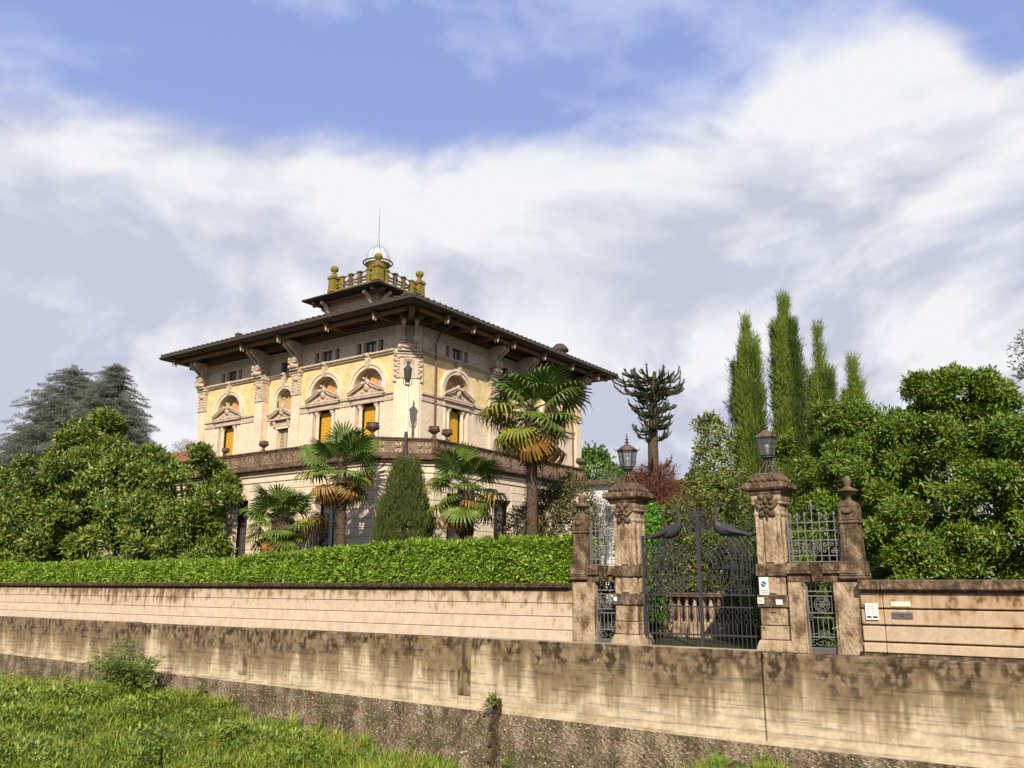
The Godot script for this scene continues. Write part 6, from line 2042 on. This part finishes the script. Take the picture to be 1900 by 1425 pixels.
func build_far() -> void:
	# old garden wall under creeper
	var t := thing("ivy_wall", V(-17, -1.9, -45.3), "old garden wall overgrown with yellow green creeper behind the gate", "wall")
	var b := B.new()
	b.bbox(V(-24.0, -1.9, -45.6), V(-8.0, 5.45, -45.2), 0.03)
	make(b, "masonry", M.aged, t)
	b = B.new()
	b.bbox(V(-24.1, 5.45, -45.75), V(-7.9, 5.62, -45.05), 0.03)
	make(b, "coping", M.aged, t)
	var ivy := clumps(6, 40, 0.42, 0.20, 0.12, "round", [Color(0.14, 0.14, 0.022), Color(0.19, 0.18, 0.028), Color(0.09, 0.10, 0.018), Color(0.12, 0.15, 0.03)], 0.28)
	var places := []
	for i in 850: places.append(turned(V(rng.randf_range(-23.5, -10.0), rng.randf_range(-0.5, 5.5), -45.05 + rng.randf() * 0.3), (V(0, 0.3, 1) + rand_dir() * 0.6).normalized(), rng.randf_range(0.7, 1.2)))
	add_mesh(gather(places, ivy), "creeper", M.leaf_matt, t)
	# white house across the lane
	t = thing("white_house", V(-40, -1.9, -72), "white house with flat grey roof edge behind the gate pillar", "house")
	b = B.new()
	b.box(V(-46, -1.9, -78), V(-36.6, 8.7, -70))
	make(b, "wall", M.house_white, t)
	b = B.new()
	b.bbox(V(-46.6, 8.7, -78.6), V(-36.0, 9.2, -69.4), 0.05)
	make(b, "roof", M.aged, t)
	for x in [-44.0, -41.2, -38.4]:
		b = B.new()
		b.box(V(x - 0.5, 5.2, -70.02), V(x + 0.5, 6.8, -69.97))
		var w := make(b, "window", M.window_glass, t)
		b = B.new()
		b.bbox(V(x - 0.6, 5.05, -70.0), V(x + 0.6, 5.2, -69.85), 0.02)
		make(b, "sill", M.house_white, w)
	b = B.new()
	b.tube([V(-38.0, 9.2, -73), V(-38.0, 11.8, -73)], 0.04, 5)
	b.bar(V(-38.6, 11.4, -73), V(-37.4, 11.4, -73), 0.03, 0.03)
	make(b, "aerial", M.zinc, t)
	var far := clumps(5, 60, 1.2, 0.5, 0.3, "round", [Color(0.085, 0.17, 0.03), Color(0.12, 0.22, 0.035), Color(0.06, 0.12, 0.025)], 0.25)
	leafy_tree("distant_tree", V(-53.5, -1.9, -92), [[V(-53, 11.5, -92), V(3.6, 4.2, 3)], [V(-49.5, 9.5, -92), V(3.2, 3.6, 3)], [V(-57, 10, -92), V(4, 4, 3)]], far, 330, "light green distant tree between the villa and the gate", "tree", "", 0.8, 1.2, "leaf_matt")
	var olive := clumps(5, 60, 0.5, 0.16, 0.03, "round", [Color(0.13, 0.15, 0.115), Color(0.19, 0.21, 0.165), Color(0.08, 0.10, 0.07)], 0.3)
	leafy_tree("olive_tree", V(-21.6, -1.9, -38.5), [[V(-21.6, 2.8, -38.5), V(0.9, 2.2, 0.9)], [V(-21.2, 4.2, -38.6), V(0.6, 1.3, 0.7)]], olive, 130, "silvery olive tree in the gap beside the villa", "olive tree", "", 0.7, 1.1, "leaf_matt", 0.7)
	# far tiled annex left of the villa
	t = thing("annex_house", V(-66, -1.9, -44), "low cream annex with red tiled roof behind the magnolias", "house")
	b = B.new()
	b.box(V(-74, -1.9, -48), V(-58.5, 9.0, -41.5))
	make(b, "wall", M.cream, t)
	for r in 5:
		for k in 34:
			b = B.new()
			var x := -74.3 + 16.0 * (k + 0.5) / 34
			b.tube([V(x, 9.05 + r * 0.30, -41.2 - r * 0.7), V(x, 9.40 + r * 0.30, -42.0 - r * 0.7)], 0.24, 6)
			make(b, "roof_tile", M.tiles, t)
	b = B.new()
	b.prism(pts2([-74.4, 9.0, -58.2, 9.0, -60.5, 10.5, -72.0, 10.5]), -48.2, -41.9)
	make(b, "roof", M.tiles, t)
	b = B.new()
	b.lathe(V(-63.2, 10.4, -43.0), [[0.2, 0.0], [0.15, 0.2], [0.42, 0.45], [0.48, 0.7], [0.40, 0.85], [0.02, 0.9]], 12)
	make(b, "roof_urn", M.aged, t)
	# low balustrade wall beside the drive
	t = thing("garden_balustrade", V(-12, -1.9, -29.3), "low cream arcaded balustrade on the drive behind the gate", "balustrade")
	b = B.new()
	b.bbox(V(-14.2, -1.9, -29.5), V(-11.4, -1.35, -29.1), 0.03)
	make(b, "base", M.pillar, t)
	b = B.new()
	b.bbox(V(-14.2, -0.52, -29.5), V(-11.4, -0.36, -29.1), 0.03)
	make(b, "rail", M.pillar_dark, t)
	for k in 9:
		b = B.new()
		var x := -14.0 + k * 0.3
		b.lathe(V(x, 0, -29.3), [[0.10, -1.35], [0.10, -1.28], [0.06, -1.2], [0.11, -1.0], [0.09, -0.8], [0.05, -0.66], [0.09, -0.58], [0.10, -0.52]], 8)
		make(b, "baluster", M.pillar, t)
	b = B.new()
	b.bbox(V(-14.1, -1.35, -29.62), V(-11.5, -0.50, -29.54), 0.02)
	make(b, "back_wall", M.pillar_dark, t)
# ---- weeds and grass below the embankment
func multi(called: String, mesh: Mesh, mat: Material, places: Array, cols: Array, label: String, cat: String) -> void:
	var mm := MultiMesh.new()
	mm.transform_format = MultiMesh.TRANSFORM_3D
	mm.use_colors = true
	mm.mesh = mesh
	mm.instance_count = places.size()
	for i in places.size():
		mm.set_instance_transform(i, places[i])
		mm.set_instance_color(i, cols[i])
	var o := MultiMeshInstance3D.new()
	o.name = numbered(called)
	o.multimesh = mm
	o.material_override = mat
	add_child(o)
	setting(o, "stuff")
	tag(o, label, cat)
func build_bank_plants() -> void:
	var v := PackedVector3Array()
	for i in 22:                                      # one tuft of grass blades
		var a := rng.randf() * TAU
		var r := rng.randf() * 0.12
		var p := V(cos(a) * r, 0, sin(a) * r)
		var d := V(cos(a) * rng.randf_range(0.1, 0.6), 1.0, sin(a) * rng.randf_range(0.1, 0.6)).normalized()
		var h := rng.randf_range(0.16, 0.42)
		var s := V(-sin(a), 0, cos(a)) * 0.007
		var m := p + d * h * 0.6
		var e := p + d * h + V(cos(a) * h * 0.25, -h * 0.12, sin(a) * h * 0.25)
		for q in [[p - s, p + s, m + s], [p - s, m + s, m - s], [m - s, m + s, e]]:
			for w in q: v.append(w)
	var tuft := arrays(v)
	var places := []
	var cols := []
	var f := FastNoiseLite.new()
	f.seed = 15; f.frequency = 0.35; f.fractal_octaves = 3
	for i in 42000:
		var x := rng.randf_range(-52.0, -4.5)
		var z := rng.randf_range(-17.45, -7.5)
		var lush := f.get_noise_2d(x, z)
		if lush < -0.35: continue
		if x > -22.0 and x < -8.0 and z < -16.5 + (x + 22.0) * 0.06 and rng.randf() < 0.6: continue
		var s := rng.randf_range(0.8, 1.7) * (1.0 + 0.7 * lush) * (1.0 if x < -24.0 else 0.8)
		places.append(Transform3D(Basis(Vector3.UP, rng.randf() * TAU).scaled(V(s, s * rng.randf_range(0.8, 1.2), s)), V(x, bank_y(x, z) - 0.03, z)))
		var g := Color(0.12, 0.22, 0.02).lerp(Color(0.22, 0.28, 0.035), clampf(0.5 + lush, 0, 1))
		cols.append(tint(g if rng.randf() > 0.13 else Color(0.30, 0.25, 0.10), 0.28))
	multi("bank_grass", tuft, M.leaf_matt, places, cols, "tall bright green grass growing over the river bank", "grass")
	# broad-leaved weeds
	v = PackedVector3Array()
	for i in 40:
		var h := rng.randf() * 0.5
		var p := V(rng.randf_range(-1, 1) * 0.2, h, rng.randf_range(-1, 1) * 0.2)
		var d := (rand_dir() + V(0, 0.25, 0)).normalized()
		add_leaf(v, p, d, d.cross(Vector3.UP).normalized(), rng.randf_range(0.07, 0.15), rng.randf_range(0.03, 0.055), 0.15)
	var weed := arrays(v)
	places = []
	cols = []
	for i in 10500:
		var x := rng.randf_range(-52.0, -16.0)
		var z := rng.randf_range(-17.5, -9.0)
		var lush := f.get_noise_2d(x * 1.3 + 50.0, z * 1.3)
		if lush < -0.08 or (z < -16.4 and rng.randf() < 0.6): continue
		if x > -26.0 and rng.randf() < 0.65: continue
		var s := rng.randf_range(0.6, 1.3) * (1.0 + 0.9 * lush) * (0.75 if z < -15.8 else 1.0)
		places.append(Transform3D(Basis(Vector3.UP, rng.randf() * TAU).scaled(V(s, s, s)), V(x, bank_y(x, z), z)))
		cols.append(tint(Color(0.12, 0.20, 0.022).lerp(Color(0.22, 0.265, 0.035), clampf(lush, 0, 1)), 0.25))
	multi("bank_weeds", weed, M.leaf, places, cols, "leafy green weeds mixed into the bank grass", "weeds")
	# young ash growing against the embankment wall
	var t := thing("young_ash_shrub", V(-26.9, -3.7, -17.2), "young ash shrub with feathered leaves growing against the embankment wall", "shrub")
	for i in 44:
		var az := i * 2.39996
		var el := rng.randf_range(0.65, 1.4)
		var d := V(cos(az) * cos(el), sin(el), absf(sin(az)) * cos(el) * 0.8)
		var l := rng.randf_range(1.2, 2.3)
		var p0 := V(-26.9, -3.75, -17.1) + V(rng.randf_range(-0.4, 0.4), 0, rng.randf_range(0.0, 0.4))
		var b := B.new()
		var p1 := p0 + d * l + V(cos(az) * 0.3, -0.12, 0)
		b.tube([p0, p0 + d * l * 0.55, p1], [0.018, 0.012, 0.004], 4)
		var br := make(b, "stem", M.bark, t)
		var lv := PackedVector3Array()
		var lc := PackedColorArray()
		for j in 16:
			var k := 0.25 + 0.75 * j / 16.0
			var p := (p0 + d * l * 0.55).lerp(p1, (k - 0.5) * 2.0) if k > 0.5 else p0.lerp(p0 + d * l * 0.55, k * 2.0)
			var out := d.cross(V(0, 0, 1)).normalized().rotated(d.normalized(), rng.randf() * TAU)
			var stalk := (out + d * 0.3 + V(0, 0.1, 0)).normalized()
			var ll := rng.randf_range(0.16, 0.30)
			for e in 4:
				for sgn in [-1.0, 1.0]:
					var q := p + stalk * ll * (e + 1) / 4.0
					var sd: Vector3 = (stalk.cross(Vector3.UP).normalized() * sgn + stalk * 0.5 + V(0, -0.15, 0)).normalized()
					add_leaf(lv, q, sd, sd.cross(rand_dir()).normalized(), 0.11, 0.038, 0.12)
					var cc := tint(Color(0.10, 0.165, 0.025), 0.3)
					for w in 6: lc.append(cc)
		add_mesh(arrays(lv, null, lc), "leaves", M.leaf, t)
		if not br: continue
	# weeds in the drain and on the footing
	var sprig := clumps(4, 26, 0.16, 0.10, 0.035, "round", [Color(0.09, 0.13, 0.02), Color(0.13, 0.16, 0.03)], 0.3)
	for q in [[V(-12.9, -2.7, -17.55), 0.22, "sprig of weeds sprouting from the broken drain outlet", 9], [V(-12.35, -4.0, -17.4), 0.5, "leafy weed at the foot of the wet drain track", 14], [V(-18.6, -3.9, -17.4), 0.6, "single tall weed on the rough wall footing", 12], [V(-24.0, -3.5, -17.4), 0.6, "weed clump on the rough footing by the tall grass", 16]]:
		var w := thing("wall_weed", q[0], q[2], "weed", "weeds on the wall footing")
		var b := B.new()
		b.tube([q[0] - V(0, q[1] * 0.8, 0), q[0] + V(0.02, q[1] * 0.6, 0.05)], [0.012, 0.005], 4)
		make(b, "stem", M.bark, w)
		var pl := []
		for k in q[3]: pl.append(turned(q[0] + V(rng.randf_range(-0.10, 0.10), rng.randf_range(-0.8, 0.7) * q[1], rng.randf_range(0.0, 0.12)), (V(0, 1, 0.4) + rand_dir() * 0.5).normalized(), rng.randf_range(0.6, 1.0)))
		add_mesh(gather(pl, sprig), "leaves", M.leaf, w)

func _ready() -> void:
	rng.seed = 20240519
	set_view()
	print("view ", Time.get_ticks_msec())
	make_materials()
	build_ground()
	print("ground ", Time.get_ticks_msec())
	build_villa()
	print("villa ", Time.get_ticks_msec())
	build_gate()
	print("gate ", Time.get_ticks_msec())
	build_hedge()
	build_trees()
	print("trees ", Time.get_ticks_msec())
	build_far()
	build_bank_plants()
	print("done ", Time.get_ticks_msec())
